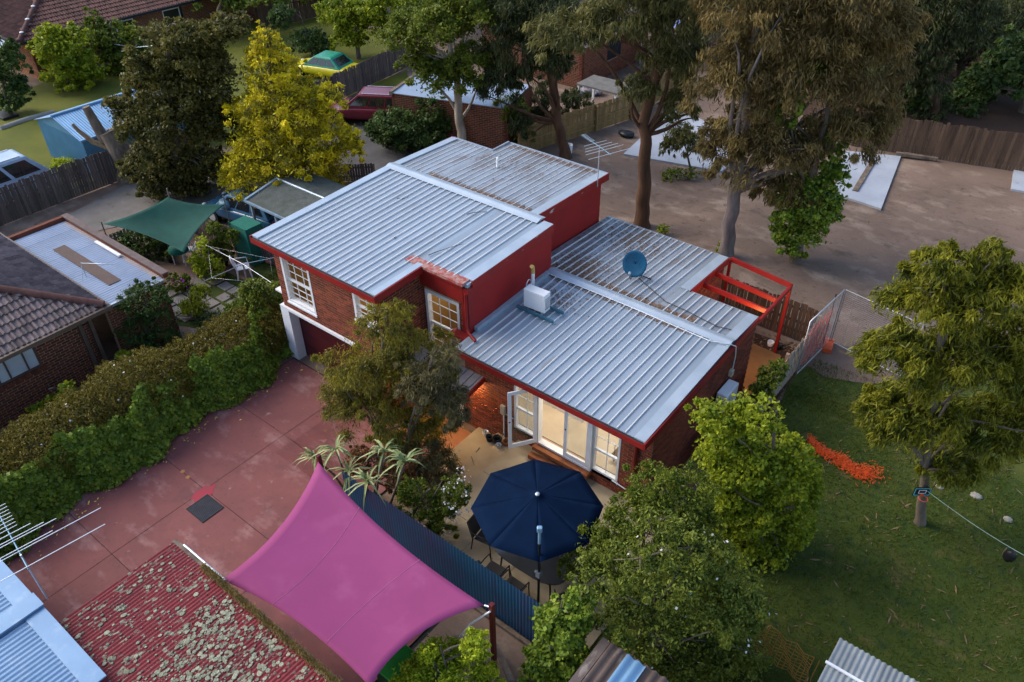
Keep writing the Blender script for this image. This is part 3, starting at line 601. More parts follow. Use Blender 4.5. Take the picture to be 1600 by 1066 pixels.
STY = {  # leaf length, width, droop, blob radius factor, surface bias
    'gum':    dict(L=.19, W=.036, droop=.58, blob=.20, flat=.0),
    'broad':  dict(L=.13, W=.075, droop=.15, blob=.19, flat=.5),
    'fine':   dict(L=.085, W=.035, droop=.1, blob=.17, flat=.3),
    'conifer':dict(L=.16, W=.055, droop=-.1, blob=.15, flat=.35),
    'ivy':    dict(L=.12, W=.11, droop=.3, blob=.24, flat=.6),
}
def lobe_world(base, px, py, rx, ry, dd=0.):
    c = PD(px, py, base, dd); k = mpp(c); rh = rx*k
    sp, cp = math.sin(PITCH), math.cos(PITCH)
    rv = math.sqrt(max((ry*k)**2-(rh*sp)**2*.75, (.45*rh)**2))/cp
    return c, rh, min(rv, 2.2*rh if ry > 1.2*rx else rv)
def crown_points(lobes, n, sty, blobscale=1., fill=.35, nblob=None, zmin=None, full=False):
    """lobes: (centre, rh, rv); leaves gather in clumps near the lobes' outsides"""
    S = STY[sty]; vol = np.array([l[1]**2*l[2] for l in lobes])**.72; vol /= vol.sum()
    pos = []; out = []; tn = []; blobs = []
    for l, wgt in zip(lobes, vol):
        c, rh, rv = l; k = int(n*wgt); nb = nblob or max(14, int(60*blobscale**-2*min(1.6, max(.5, rh/2))))
        u = rdir(nb); u[:, 2] = u[:, 2] if full else np.where(u[:, 2] < -.55, -u[:, 2]*.6, u[:, 2]); r = np.where(rng.random(nb) < fill, rng.uniform(.25, .75, nb), rng.uniform(.72, 1.02, nb)); shoot = rng.random(nb) < .22; r = np.where(shoot, rng.uniform(1.0, 1.24, nb), r)
        bc = np.asarray(c)+u*r[:, None]*np.array([rh, rh, rv])*.93
        br = S['blob']*(rh*rh*rv)**(1/3)*rng.uniform(.65, 1.35, nb)*blobscale*1.5*np.where(shoot, .5, 1.); bt = rng.normal(0, .22, nb)+np.where(shoot, .15, 0)
        idx = rng.integers(0, nb, k); v = rdir(k); rr = np.abs(rng.normal(.58, .24, k))
        p = bc[idx]+v*rr[:, None]*br[idx][:, None]*np.array([1, 1, .72])
        stray = rng.random(k) < .09; su = rdir(k); su[:, 2] = np.abs(su[:, 2])-.25*(not full); p = np.where(stray[:, None], np.asarray(c)+su*np.array([rh, rh, rv])*rng.uniform(.6, 1.06, (k, 1)), p)
        pos.append(p); out.append(unit(v*.6+u[idx])); tn.append(bt[idx]+rng.normal(0, .17, k)); blobs += [(bc[i], br[i]) for i in range(nb)]
    pos = np.concatenate(pos); out = np.concatenate(out); tn = np.concatenate(tn)
    if zmin is not None: ok = pos[:, 2] > zmin; pos, out, tn = pos[ok], out[ok], tn[ok]
    return pos, out, tn, blobs
def crown(parent, lobes, n, sty, mat, name='crown', size=1., **kw):
    S = STY[sty]; pos, out, tn, blobs = crown_points(lobes, n, sty, **kw); N = len(pos)
    d = rdir(N)*(1-abs(S['droop']))+np.array([0, 0, -1.])*S['droop']+out*.35
    nr = rdir(N)*(1-S['flat'])+(out*.5+np.array([0, 0, 1.])*.7)*S['flat'] if S['flat'] else rdir(N)
    q = rng.uniform(.65, 1.3, N)*size
    o = leaf_mesh(name, pos, d, nr, S['L']*q, S['W']*q, tn, mat, parent); return o, blobs
def limb(mb, a, b, r0, r1, n=6, seg=6, wob=.12, sag=0.):
    a = np.asarray(a, float); b = np.asarray(b, float); L = np.linalg.norm(b-a); pts = []; rr = []
    o = rng.normal(size=3)*wob*L; o2 = rng.normal(size=3)*wob*L*.5
    for i in range(seg+1):
        t = i/seg; p = a*(1-t)+b*t+o*math.sin(math.pi*t)*.5+o2*math.sin(2*math.pi*t)*.4; p[2] += sag*L*math.sin(math.pi*t); pts.append(p); rr.append(r0*(1-t)**.8+r1)
    mb.tube(pts, rr, n); return pts
def trunk_and_limbs(parent, path, r0, r1, blobs, mat, nlimb=14, name='trunk', start=.35, lr=.4, wob=.12, sides=10):
    """tapered trunk along path, limbs from its upper part to the foliage clumps"""
    mb = MB(); path = [np.asarray(p, float) for p in path]; n = len(path); pts = []; rr = []
    for i in range(n-1):
        for k in range(4):
            t = k/4; q = path[i]*(1-t)+path[i+1]*t; pts.append(q + (rng.normal(size=3)*r0*.12 if i+k else 0)); s = (i+t)/(n-1); rr.append(r0*(1-s)+r1*s)
    pts.append(path[-1]); rr.append(r1); rr[0] *= 1.35
    mb.tube(pts, rr, sides)
    if blobs:
        idx = rng.permutation(len(blobs))[:nlimb]
        for i in idx:
            c = blobs[i][0]; k = int(len(pts)*random.uniform(start, .98)); k = min(k, len(pts)-1)
            if c[2] < pts[k][2]-.5 and len(pts) > 3: k = max(int(len(pts)*start*.8), 1)
            limb(mb, pts[k], c, max(rr[k]*lr, .015), .008, wob=wob, sag=.06)
    return mb.build(name, mat, parent)
def tree(name, label, cat, basepx, lobes, n, sty, leafmat, bark, r0=.2, trunk=None, size=1., nlimb=14, group=None, base=None, top=None, start=.35, trunkpx=None, **kw):
    """lobes in photo pixels: (px,py,rx,ry,depth offset)"""
    b = np.array(base, float) if base is not None else P(*basepx)
    t = thing(name, b, label, cat, group)
    if cat != 'tree' or name in ('lemon_tree', 'ivy_stump', 'conifer_tree'): kw.setdefault('full', True); kw.setdefault('zmin', b[2]+.03)
    lw = [lobe_world(b, *l) for l in lobes]
    o, blobs = crown(t, lw, n, sty, leafmat, size=size, **kw)
    zc = max(l[0][2]+.3*l[2] for l in lw); cx = np.mean([l[0] for l in lw], 0)
    if trunkpx: path = [b-np.array([0, 0, .1])]+[PD(x, y, b, dd) for x, y, dd in trunkpx]
    else: path = [b-np.array([0, 0, .1]), b*.6+np.array([cx[0], cx[1], 0])*.4+np.array([0, 0, (zc-b[2])*.5])*1, np.array([cx[0], cx[1], zc])]
    if not trunkpx: path[1][2] = b[2]+(zc-b[2])*.5
    trunk_and_limbs(t, path, r0, r0*.3, blobs, bark, nlimb, start=start)
    return t
LG_gum = leafm('gum_leaf', (.042, .046, .014), (.125, .112, .032))
LG_gumbrown = leafm('brownish_gum_leaf', (.058, .042, .016), (.160, .112, .034))
LG_gumdark = leafm('dark_gum_leaf', (.018, .026, .010), (.060, .066, .020))
LG_gumright = leafm('olive_gum_leaf', (.036, .048, .005), (.165, .155, .010))
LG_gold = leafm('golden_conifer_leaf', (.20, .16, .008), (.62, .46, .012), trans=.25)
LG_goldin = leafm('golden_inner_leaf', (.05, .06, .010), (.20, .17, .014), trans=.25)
LG_dark = leafm('dark_olive_leaf', (.034, .035, .008), (.105, .090, .018))
LG_green = leafm('mid_green_leaf', (.038, .060, .006), (.125, .145, .014))
LG_bright = leafm('bright_green_leaf', (.070, .105, .005), (.225, .245, .012))
LG_lime = leafm('lime_leaf', (.13, .18, .008), (.33, .36, .02))
LG_ivy = leafm('ivy_leaf', (.032, .066, .006), (.150, .195, .016), trans=.2)
LG_hedge = leafm('hedge_leaf', (.052, .050, .006), (.150, .112, .014))
LG_front = leafm('wattle_leaf', (.042, .042, .012), (.215, .175, .016))
LG_frontg = leafm('wattle_grey_leaf', (.045, .042, .018), (.150, .122, .050))
LG_rose = leafm('rose_leaf', (.036, .056, .008), (.150, .170, .022))
LG_shrubdark = leafm('dark_shrub_leaf', (.022, .045, .012), (.065, .095, .02))
LG_flower = leafm('white_petal', (.55, .52, .5), (.85, .82, .8), trans=.15, gain=1)
LG_dry = leafm('dry_leaf', (.10, .055, .028), (.26, .17, .09), trans=.05, gain=1)
LG_straw = leafm('straw', (.22, .15, .05), (.42, .31, .12), trans=.1, gain=1)
LG_yucca = leafm('yucca_leaf', (.12, .17, .05), (.45, .47, .22), trans=.2, gain=1)
# ---------------------------------------------------------------- trees and shrubs
# golden conifer: bright outside, darker green within
b = P(452, 318); t = thing('conifer_tree', b, 'golden yellow conifer with layered sprays, tallest in the middle left', 'tree')
lw = [lobe_world(b, *l) for l in ((418, 66, 26, 26), (425, 108, 52, 46), (438, 165, 82, 58), (452, 220, 100, 58), (445, 262, 102, 38), (545, 235, 26, 34), (515, 160, 30, 36))]
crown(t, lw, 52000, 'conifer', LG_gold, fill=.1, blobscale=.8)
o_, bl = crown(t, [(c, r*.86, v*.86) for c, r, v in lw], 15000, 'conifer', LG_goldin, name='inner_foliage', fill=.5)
trunk_and_limbs(t, [b-[0, 0, .1], b+[0, 0, 2.5], np.array([lw[0][0][0], lw[0][0][1], lw[0][0][2]])], .2, .04, bl, M_bark, 12)
tree('olive_tree', 'dark olive dense tree left of the golden conifer', 'tree', (282, 305), ((290, 62, 62, 42), (350, 52, 46, 34), (255, 118, 58, 52), (322, 120, 58, 60), (262, 185, 78, 62), (335, 195, 46, 60), (255, 250, 66, 44), (325, 262, 44, 32), (280, 285, 60, 20)), 92000, 'broad', LG_dark, M_bark, r0=.25, size=1.2, fill=.45)
# gums and background trees (far ones first)
FT = [((60, -40), ((30, -70, 90, 40), (130, -60, 80, 40)), LG_green, 'leafy green tree beyond the tiled roof in the top left corner'),
      ((330, 60), ((345, -20, 50, 40), (400, -10, 60, 35)), LG_green, 'rounded green tree behind the dark olive tree'),
      ((700, 40), ((640, -30, 90, 50), (720, -50, 80, 50)), LG_gumdark, 'dark tree at the top edge behind the pale trunked gum'),
      ((1090, 70), ((1060, -10, 70, 60), (1130, 20, 60, 70)), LG_gumdark, 'dark tree behind the brown trunked gum'),
      ((1230, 60), ((1200, -40, 90, 60), (1290, -30, 90, 70), (1230, 40, 60, 50)), LG_gumdark, 'dark tree behind the big drooping gum'),
      ((905, 20), ((850, -60, 90, 60), (940, -60, 90, 60)), LG_gumdark, 'dark tree at the top edge behind the grey tiled roof'),
      ((1400, 60), ((1390, -10, 70, 80), (1440, 60, 50, 60)), LG_gumdark, 'dark gum at the top edge left of the top right corner'),
      ((1540, 70), ((1510, -10, 80, 80), (1600, 0, 80, 90), (1560, 70, 60, 60)), LG_gumdark, 'dark gum in the top right corner'),
      ((1600, 175), ((1590, 110, 50, 65), (1640, 130, 50, 60), (1540, 120, 30, 35)), LG_shrubdark, 'dark green bushy tree at the right edge above the fence')]
FT += [((1500, 120), ((1490, 50, 60, 60), (1530, 80, 50, 44), (1470, 95, 40, 40)), LG_gumdark, 'dark gum standing behind the middle of the brown fence'),
       ((1360, 130), ((1350, 60, 50, 60), (1370, 110, 36, 36)), LG_gumdark, 'dark gum behind the right side of the biggest gum'),
       ((1300, 110), ((1280, 40, 60, 56), (1310, 90, 50, 34)), LG_gumdark, 'dark gum far behind the biggest gum'),
       ((1590, 100), ((1570, 40, 60, 56), (1620, 50, 50, 60), (1590, 100, 40, 30)), LG_gumdark, 'dark gum low in the top right corner'),
       ((1545, 155), ((1545, 120, 36, 26), (1520, 140, 34, 18)), LG_shrubdark, 'dark rounded bush behind the brown fence near the right edge'),
       ((1180, 95), ((1150, 40, 60, 50), (1200, 70, 50, 36)), LG_gumdark, 'dark gum between the two big gum trunks'),
       ((770, 75), ((760, 10, 60, 44), (800, 30, 44, 36)), LG_gumdark, 'dark gum right of the pale trunked gum'),
       ((480, 20), ((470, -30, 60, 36), (540, -30, 60, 34)), LG_green, 'green tree beyond the far grey fence')]
for bp, lo, lm, lab in FT:
    tree('background_tree', lab, 'tree', bp, lo, 8000, 'gum' if lm is LG_gumdark else 'broad', lm, M_bark, r0=.25, size=2.0, nlimb=8, group='trees along the top edge')
tree('gum_tree', 'gum with a thin dark trunk leaning over the brown fence', 'tree', (1395, 180), ((1400, 60, 40, 70), (1385, 110, 30, 40), (1410, 10, 50, 40)), 14000, 'gum', LG_gumdark, M_barkbrown, r0=.22, size=1.6, trunkpx=[(1408, 120, 0), (1410, 40, 0), (1415, -20, 0)])
tree('gum_tree', 'dark blue green gum hanging over the brown fence', 'tree', (1458, 183), ((1450, 60, 60, 80), (1500, 40, 50, 60), (1440, 130, 45, 50), (1450, 180, 30, 25), (1480, -10, 60, 50)), 26000, 'gum', LG_gumdark, M_barkbrown, r0=.25, size=1.5, trunkpx=[(1466, 130, 0), (1470, 60, 0), (1475, 0, 0)])
tree('leafy_tree', 'bright green leafy tree by the far paling fence', 'tree', (560, 92), ((530, 22, 36, 30), (570, 40, 44, 38), (600, 12, 44, 34), (545, 62, 30, 24)), 22000, 'broad', LG_bright, M_bark, r0=.15, size=1.5)
tree('leafy_tree', 'low dark leafy clump at the far lawn behind the golden conifer', 'shrub', (488, 88), ((480, 62, 30, 18), (500, 70, 24, 14), (440, 25, 20, 18)), 7000, 'broad', LG_shrubdark, M_bark, r0=.06, size=1.4, nlimb=5)
tree('gum_tree', 'gum with a smooth pale trunk behind the upper roof', 'tree', (722, 242), ((672, 40, 70, 46), (632, 62, 46, 34), (738, 95, 44, 34), (718, 12, 66, 50), (700, 122, 56, 22), (650, 98, 36, 20)), 46000, 'broad', LG_green, M_barkpale, r0=.24, size=1.1, trunkpx=[(718, 190, 0), (714, 130, 0), (706, 80, 0), (690, 0, 0)], fill=.2)
tree('gum_tree', 'leaning dark gum with bare twigs beside the new pine fence', 'tree', (884, 246), ((800, 60, 56, 72), (845, 25, 74, 50), (786, 140, 36, 50), (858, 100, 44, 34), (880, 60, 40, 40), (812, 195, 22, 28)), 34000, 'gum', LG_gumdark, M_barkbrown, r0=.26, size=1.35, trunkpx=[(872, 190, 0), (862, 120, 0), (850, 60, 0), (838, -10, 0)], fill=.3)
tree('gum_tree', 'brown trunked forked gum standing right of the roof antenna', 'tree', (1003, 354), ((890, 55, 66, 40), (965, 30, 76, 50), (1050, 100, 50, 60), (1065, 25, 60, 55), (990, -50, 96, 46), (1062, 165, 30, 40), (1000, 140, 36, 26)), 36000, 'gum', LG_gum, M_barkbrown, r0=.30, size=1.25, trunkpx=[(1006, 300, 0), (1006, 240, 0), (1009, 180, 0), (1022, 110, 0), (1036, 40, .3), (1042, -50, .5)], fill=.35, start=.5, nlimb=22)
tree('gum_tree', 'biggest gum, brownish drooping leaves over the bare lot', 'tree', (1133, 402), ((1150, 130, 80, 95), (1250, 105, 96, 105), (1340, 95, 76, 110), (1190, 235, 88, 76), (1315, 215, 72, 72), (1235, 295, 58, 40), (1180, 10, 96, 76), (1300, -10, 100, 76), (1122, 235, 40, 50), (1375, 180, 34, 60)), 105000, 'gum', LG_gumbrown, pm('purple_grey_bark', (.20, .165, .16), (.11, .085, .08), 4, .9, .5, 12, stretch=(1, 1, .25)), r0=.27, size=1.15, trunkpx=[(1143, 330, 0), (1160, 220, 0), (1175, 100, 0), (1185, 0, 0), (1192, -80, 0)], fill=.35, nlimb=26)
tree('ivy_stump', 'ivy covered trunk, bright green, standing in the bare lot', 'tree', (1242, 408), ((1248, 360, 42, 40), (1258, 318, 54, 46), (1300, 290, 22, 40), (1300, 235, 20, 40), (1290, 330, 24, 24), (1232, 165, 24, 40), (1262, 112, 26, 16)), 26000, 'ivy', LG_ivy, M_bark, r0=.2, size=.95, nlimb=5, blobscale=.8, fill=.2)
tree('sapling', 'thin grey sapling standing by the large pale slab', 'tree', (1080, 268), ((1075, 225, 26, 24), (1060, 210, 24, 20), (1042, 232, 14, 16)), 3600, 'gum', LG_gum, M_bark, r0=.06, size=1.2, nlimb=8)
tree('gum_tree', 'olive green gum on the lawn carrying the toy hoop', 'tree', (1438, 818), ((1450, 480, 78, 62), (1545, 452, 68, 56), (1402, 560, 66, 56), (1500, 570, 84, 74), (1590, 560, 60, 84), (1430, 655, 80, 52), (1545, 670, 74, 52), (1372, 650, 40, 34), (1475, 412, 46, 28), (1550, 392, 26, 20), (1480, 730, 50, 24), (1600, 650, 50, 50)), 110000, 'gum', LG_gumright, M_bark, r0=.12, size=.92, trunkpx=[(1443, 765, 0), (1448, 722, 0), (1460, 640, 0), (1470, 520, 0), (1475, 430, 0)], fill=.3, start=.45, nlimb=26)
# near the house
tb = np.array([-6.75, -2.35, T(-6.75, -2.35)])
tree('wattle_tree', 'fine leaved olive tree in front of the entry and stair window', 'tree', None, ((592, 512, 54, 34), (560, 572, 66, 44), (640, 560, 66, 52), (600, 632, 92, 46), (536, 612, 40, 46), (690, 600, 30, 50), (672, 655, 46, 34), (640, 695, 60, 34), (618, 488, 30, 18)), 62000, 'gum', LG_front, M_bark, r0=.1, size=.62, base=tb, fill=.3, nlimb=22)
t = tree('wattle_tree', 'grey leaved tall shrub beside the concrete steps', 'shrub', None, ((700, 560, 26, 30), (705, 640, 34, 40), (660, 600, 44, 40), (672, 720, 44, 36), (700, 745, 26, 40)), 24000, 'gum', LG_frontg, M_bark, r0=.05, size=.6, base=(-5.7, -2.6, -.3), nlimb=12)
tree('shrub', 'rust tinted shrub at the back of the garden bed', 'shrub', None, ((610, 735, 44, 34), (650, 760, 36, 30), (560, 720, 24, 22)), 12000, 'broad', leafm('rust_leaf', (.06, .045, .02), (.24, .10, .04)), M_bark, r0=.04, size=.55, base=(-5.9, -3.3, -.1), nlimb=8)
t = tree('flowering_shrub', 'white daisy shrub beside the corrugated fence and parasol', 'shrub', None, ((655, 790, 36, 36), (690, 800, 34, 44), (712, 775, 24, 34), (640, 770, 20, 24)), 18000, 'fine', LG_green, M_bark, r0=.04, size=.9, base=(-4.2, -3.85, .0), nlimb=8)
def flowers(parent, lobes, n, size, name='flower', mat=None, base=None):
    lw = [lobe_world(base, *l) for l in lobes]; pos, out, tn, _ = crown_points(lw, n, 'fine', fill=0.)
    k = len(pos); return leaf_mesh(name, pos+out*.06, rdir(k), out+np.array([0, 0, .8]), size, size, tn, mat or LG_flower, parent, kind='stuff')
flowers(t, ((716, 780, 22, 40), (700, 815, 20, 20), (722, 745, 12, 10)), 230, .055, base=(-4.2, -3.85, 0))
tree('lemon_tree', 'glossy bright green lemon tree at the right corner of the house', 'tree', None, ((1118, 658, 42, 34), (1180, 648, 46, 30), (1150, 718, 66, 52), (1222, 735, 56, 54), (1238, 812, 38, 42), (1165, 795, 56, 46), (1262, 770, 26, 30), (1185, 845, 60, 34), (1130, 780, 40, 50)), 60000, 'broad', LG_bright, M_bark, r0=.08, size=.8, base=P(1185, 855), nlimb=16, blobscale=.9)
tree('shrub', 'dark fine leaved bush at the patio end beside the brick corner', 'shrub', None, ((1020, 765, 48, 38), (1072, 778, 52, 46), (985, 805, 40, 34), (935, 855, 44, 38), (900, 885, 30, 28), (1040, 820, 50, 36), (1095, 825, 34, 40), (960, 845, 36, 34)), 52000, 'fine', LG_green, M_bark, r0=.05, size=.85, base=(1.35, -2.0, .2), nlimb=12)
t = tree('rose_bush', 'big sprawling white rose bush beside the dark parasol', 'shrub', None, ((1035, 865, 86, 54), (1105, 925, 84, 72), (1005, 955, 84, 60), (1125, 1010, 76, 54), (1060, 1010, 80, 60), (945, 900, 50, 40), (1170, 960, 30, 36)), 92000, 'fine', LG_rose, M_bark, r0=.06, size=1.0, base=(1.95, -3.5, .2), nlimb=20, blobscale=.8)
flowers(t, ((1050, 880, 90, 60), (1110, 960, 84, 72), (1030, 980, 90, 60)), 60, .06, base=(1.95, -3.5, .2))
tree('ivy_mound', 'ivy mound at the right end of the corrugated fence', 'ivy', None, ((880, 975, 40, 40), (862, 1035, 40, 36), (905, 940, 26, 22), (900, 1040, 30, 34), (835, 1055, 26, 20)), 20000, 'ivy', LG_ivy, M_bark, r0=.04, size=.75, base=(.75, -4.75, .1), nlimb=5)
tree('shrub', 'lime green bush at the bottom edge below the sail', 'shrub', None, ((690, 1050, 58, 34), (742, 1012, 24, 28), (640, 1058, 30, 22), (668, 1020, 18, 18), (720, 1070, 60, 30)), 24000, 'fine', LG_lime, M_bark, r0=.04, size=1.0, base=(-.35, -6.3, 0), nlimb=10)
tree('shrub', 'small green bush at the end of the grey side fence', 'shrub', None, ((1205, 592, 22, 24), (1188, 612, 18, 18), (1218, 575, 14, 14)), 7000, 'broad', LG_green, M_bark, r0=.03, size=.6, base=(.75, 4.6, .2), nlimb=5)
# left side
tree('clipped_bush', 'rounded dense clipped bush against the flat roofed garage', 'shrub', (232, 552), ((226, 472, 42, 32), (232, 515, 44, 34), (272, 535, 18, 22)), 30000, 'fine', LG_shrubdark, M_bark, r0=.06, size=.9, nlimb=6, blobscale=.7)
tree('shrub', 'leafy green bush before the red tiled roof', 'shrub', (108, 138), ((100, 75, 44, 34), (115, 110, 46, 28), (80, 60, 24, 22)), 15000, 'broad', LG_bright, M_bark, r0=.1, size=1.5, nlimb=8)
tree('shrub', 'green bush below the orange brick wall by the rotary clothes line', 'shrub', (190, 112), ((175, 62, 38, 30), (190, 92, 40, 24), (150, 45, 16, 26), (215, 70, 24, 28)), 13000, 'broad', LG_green, M_bark, r0=.1, size=1.5, nlimb=8)
tree('cypress', 'dark narrow conifer at the left edge', 'tree', (15, 178), ((20, 100, 22, 40), (5, 120, 24, 46), (30, 140, 18, 26), (12, 160, 24, 18)), 14000, 'conifer', LG_shrubdark, M_bark, r0=.1, size=1.5, nlimb=6)
tree('shrub', 'loose green bush beside the red car', 'shrub', (635, 232), ((620, 195, 44, 24), (650, 212, 42, 22), (605, 215, 24, 16)), 14000, 'broad', LG_shrubdark, M_bark, r0=.06, size=1.2, nlimb=10)
tree('shrub', 'tall dark bush against the brick garage', 'shrub', (690, 225), ((680, 178, 28, 30), (690, 200, 30, 26)), 11000, 'ivy', LG_shrubdark, M_bark, r0=.06, size=1.2, nlimb=8)
tree('shrub', 'grey green bush at the end of the new pine fence', 'shrub', (800, 236), ((798, 185, 30, 36), (812, 210, 22, 24)), 10000, 'gum', LG_green, M_bark, r0=.06, size=1.0, nlimb=8)
tree('shrub', 'dark bushes behind the new pine fence', 'shrub', (850, 200), ((845, 165, 24, 36), (900, 160, 28, 20), (870, 190, 26, 20)), 9000, 'gum', LG_gumdark, M_bark, r0=.06, size=1.4, nlimb=8)
tree('shrub', 'small yellow green bush in front of the blue shed by the fence', 'shrub', (97, 272), ((100, 260, 22, 9),), 3500, 'fine', LG_lime, M_bark, r0=.03, size=1.2, nlimb=4)
tree('shrub', 'low weeds along the edge of the large slab', 'weeds', (1055, 280), ((1050, 273, 20, 6), (1080, 270, 14, 5)), 1500, 'fine', LG_green, M_bark, r0=.01, size=1.3, nlimb=3)
# grass-like weeds by the trunks
for bp, rx, lab in (((1135, 398), 12, 'weed tuft at the foot of the biggest gum'), ((1040, 368), 9, 'weed tuft behind the lower roof edge')):
    tree('weed', lab, 'weeds', bp, ((bp[0]-4, bp[1]-10, rx, rx),), 600, 'fine', LG_bright, M_bark, r0=.01, nlimb=3)
# ---- hedge with ivy toe
hb = np.array([-13.1, -6.0, 0.]); hg = thing('hedge', hb, 'long brown green hedge between the red driveway and the brick neighbour', 'hedge')
def hedge_pts(n, y0, y1):
    y = rng.uniform(y0, y1, n); wob = .18*np.sin(y*2.1)+.14*np.sin(y*5.3+1)+.1*np.sin(y*11.7); ph = rng.uniform(-.25, 1.15, n)*math.pi
    r = rng.uniform(.72, 1.05, n); x = -13.15-np.cos(ph)*(1.0+.3*wob)*r; z = .75+np.sin(ph)*(1.0+.5*wob)*r*(.9+.25*np.sin(y*.9+.6))
    nz = np.stack([-np.cos(ph), np.zeros(n), np.sin(ph)], 1); return np.stack([x, y, np.maximum(z, .05)], 1), nz
pos, nz = hedge_pts(100000, -12.5, -.2); k = len(pos); cl = np.sin(pos[:, 1]*7+pos[:, 2]*9)*.08+np.sin(pos[:, 1]*17+pos[:, 0]*13)*.1
pos += nz*(np.abs(np.sin(pos[:, 1]*9.3+pos[:, 2]*7))*np.abs(np.sin(pos[:, 0]*8+pos[:, 1]*3)))[:, None]*.16
q = rng.uniform(.6, 1.3, k); leaf_mesh('foliage', pos, rdir(k)+nz*.5, nz+rdir(k)*.8, .075*q, .032*q, cl+rng.normal(0, .18, k), LG_hedge, hg)
m = MB(); 
for i in range(24): y = -12.2+.5*i; limb(m, (-13.1+random.uniform(-.2, .2), y, -.05), (-13.1+random.uniform(-.5, .5), y+random.uniform(-.3, .3), 1.4), .035, .008, wob=.1)
m.build('stem', M_bark, hg, kind='stuff')
ivb = np.array([-12.0, -6, 0.]); iv = thing('ivy_bank', ivb, 'bank of green ivy spilling from the hedge onto the red driveway', 'ivy')
n = 30000; y = rng.uniform(-12.5, -.75, n); t_ = rng.random(n); edge = -11.55-.04*(y+6)+.18*np.sin(y*1.7)+.1*np.sin(y*4.9)
edge = np.where(y > -1.6, edge-.25, edge)
x = edge-.75*t_**.8+rng.normal(0, .05, n); z = .04+1.35*(t_**1.1)+.18*np.sin(y*3.1)*t_+.10*np.sin(y*8+x*9)*t_+rng.normal(0, .05, n)
nn = np.tile(np.array([.75, 0, .65]), (n, 1)); pos = np.stack([x, y, np.maximum(z, .045)], 1); bumpy = np.abs(np.sin(y*6+1)*np.sin(z*7+y*2)); pos += nn*(bumpy*.16)[:, None]
q = rng.uniform(.6, 1.35, n)*np.where(y < -4.5, 1.0, .8); leaf_mesh('foliage', pos, rdir(n)*.7+np.array([.3, 0, -.6]), nn+rdir(n)*.55, .115*q, .10*q, rng.normal(0, .2, n)+bumpy*.15-.08, LG_ivy, iv)
m = MB()
for i in range(30): y = -12.3+.38*i; limb(m, (-12.5, y, .0), (-11.9, y+random.uniform(-.4, .4), .5), .015, .006, wob=.12)
m.build('stem', M_bark, iv, kind='stuff')
k = 90; pos, nz = hedge_pts(k, -12, -.5); pos[:, 0] += .1; leaf_mesh('flower', pos+nz*.12, rdir(k), nz, .06, .06, np.zeros(k), LG_flower, hg, kind='stuff')
tree('shrub', 'light green fig shoots poking out of the hedge by the brick wall', 'shrub', None, ((108, 612, 14, 16), (85, 625, 16, 10), (60, 640, 14, 10)), 900, 'ivy', LG_bright, M_bark, r0=.02, base=(-14.2, -6.6, .3), nlimb=8)
tree('shrub', 'yellow flowering clump at the hedge back by the brick wall', 'shrub', None, ((192, 556, 12, 9),), 800, 'fine', LG_lime, M_bark, r0=.02, base=(-14.6, -4.2, .2), nlimb=4)
tree('shrub', 'leafy bush between the hedge and the upper storey wall', 'shrub', None, ((405, 470, 30, 34), (425, 520, 26, 40), (380, 500, 30, 30), (440, 455, 14, 18)), 22000, 'ivy', LG_green, M_bark, r0=.05, size=.62, base=(-12.75, -.35, 0), nlimb=8)
# ---- spiky yuccas
def yucca(base, top, label, n=22, L=.78):
    t = thing('yucca', base, label, 'yucca', 'spiky yuccas at the sail corner'); m = MB(); m.tube([base, (np.asarray(base)+top)/2+rng.normal(size=3)*.05, top], [.035, .03, .025], 6); m.build('stem', M_bark, t)
    for i in range(n):
        az = rng.uniform(0, 2*math.pi); el = rng.uniform(.1, 1.35); d = np.array([math.cos(az)*math.cos(el), math.sin(az)*math.cos(el), math.sin(el)]); s = np.array([-math.sin(az), math.cos(az), 0])
        l = L*rng.uniform(.7, 1.15); pts = [np.asarray(top)+d*l*f+np.array([0, 0, -1])*l*.75*f*f for f in (0, .35, .7, 1)]; wd = [.018, .024, .016, .002]
        mb = MB(); vs = []
        for p_, w_ in zip(pts, wd): vs += [p_-s*w_, p_+np.array([0, 0, -.006]), p_+s*w_]
        mb.add(vs, [(a*3+b, a*3+b+1, a*3+b+4, a*3+b+3) for a in range(3) for b in range(2)], rng.uniform(-.5, .5)); mb.build('leaf', LG_yucca, t)
for bx, tp, lab in (((-6.05, -3.85), (525, 702, -4.0), 'yucca with the highest spray at the back sail corner'), ((-5.75, -3.8), (545, 735, -4.0), 'yucca spray in the middle of the group'), ((-5.4, -3.75), (600, 705, -3.9), 'tall yucca leaning behind the corrugated fence end'), ((-5.0, -3.8), (632, 722, -3.95), 'rightmost yucca spray before the daisy shrub'), ((-6.35, -3.75), (492, 716, -4.0), 'leftmost yucca spray over the driveway'), ((-5.3, -4.05), (575, 752, -4.3), 'yucca spray bending over the corrugated fence')):
    yucca(np.array([bx[0], bx[1], T(*bx)-.02]), PY(tp[0], tp[1], tp[2]), lab)
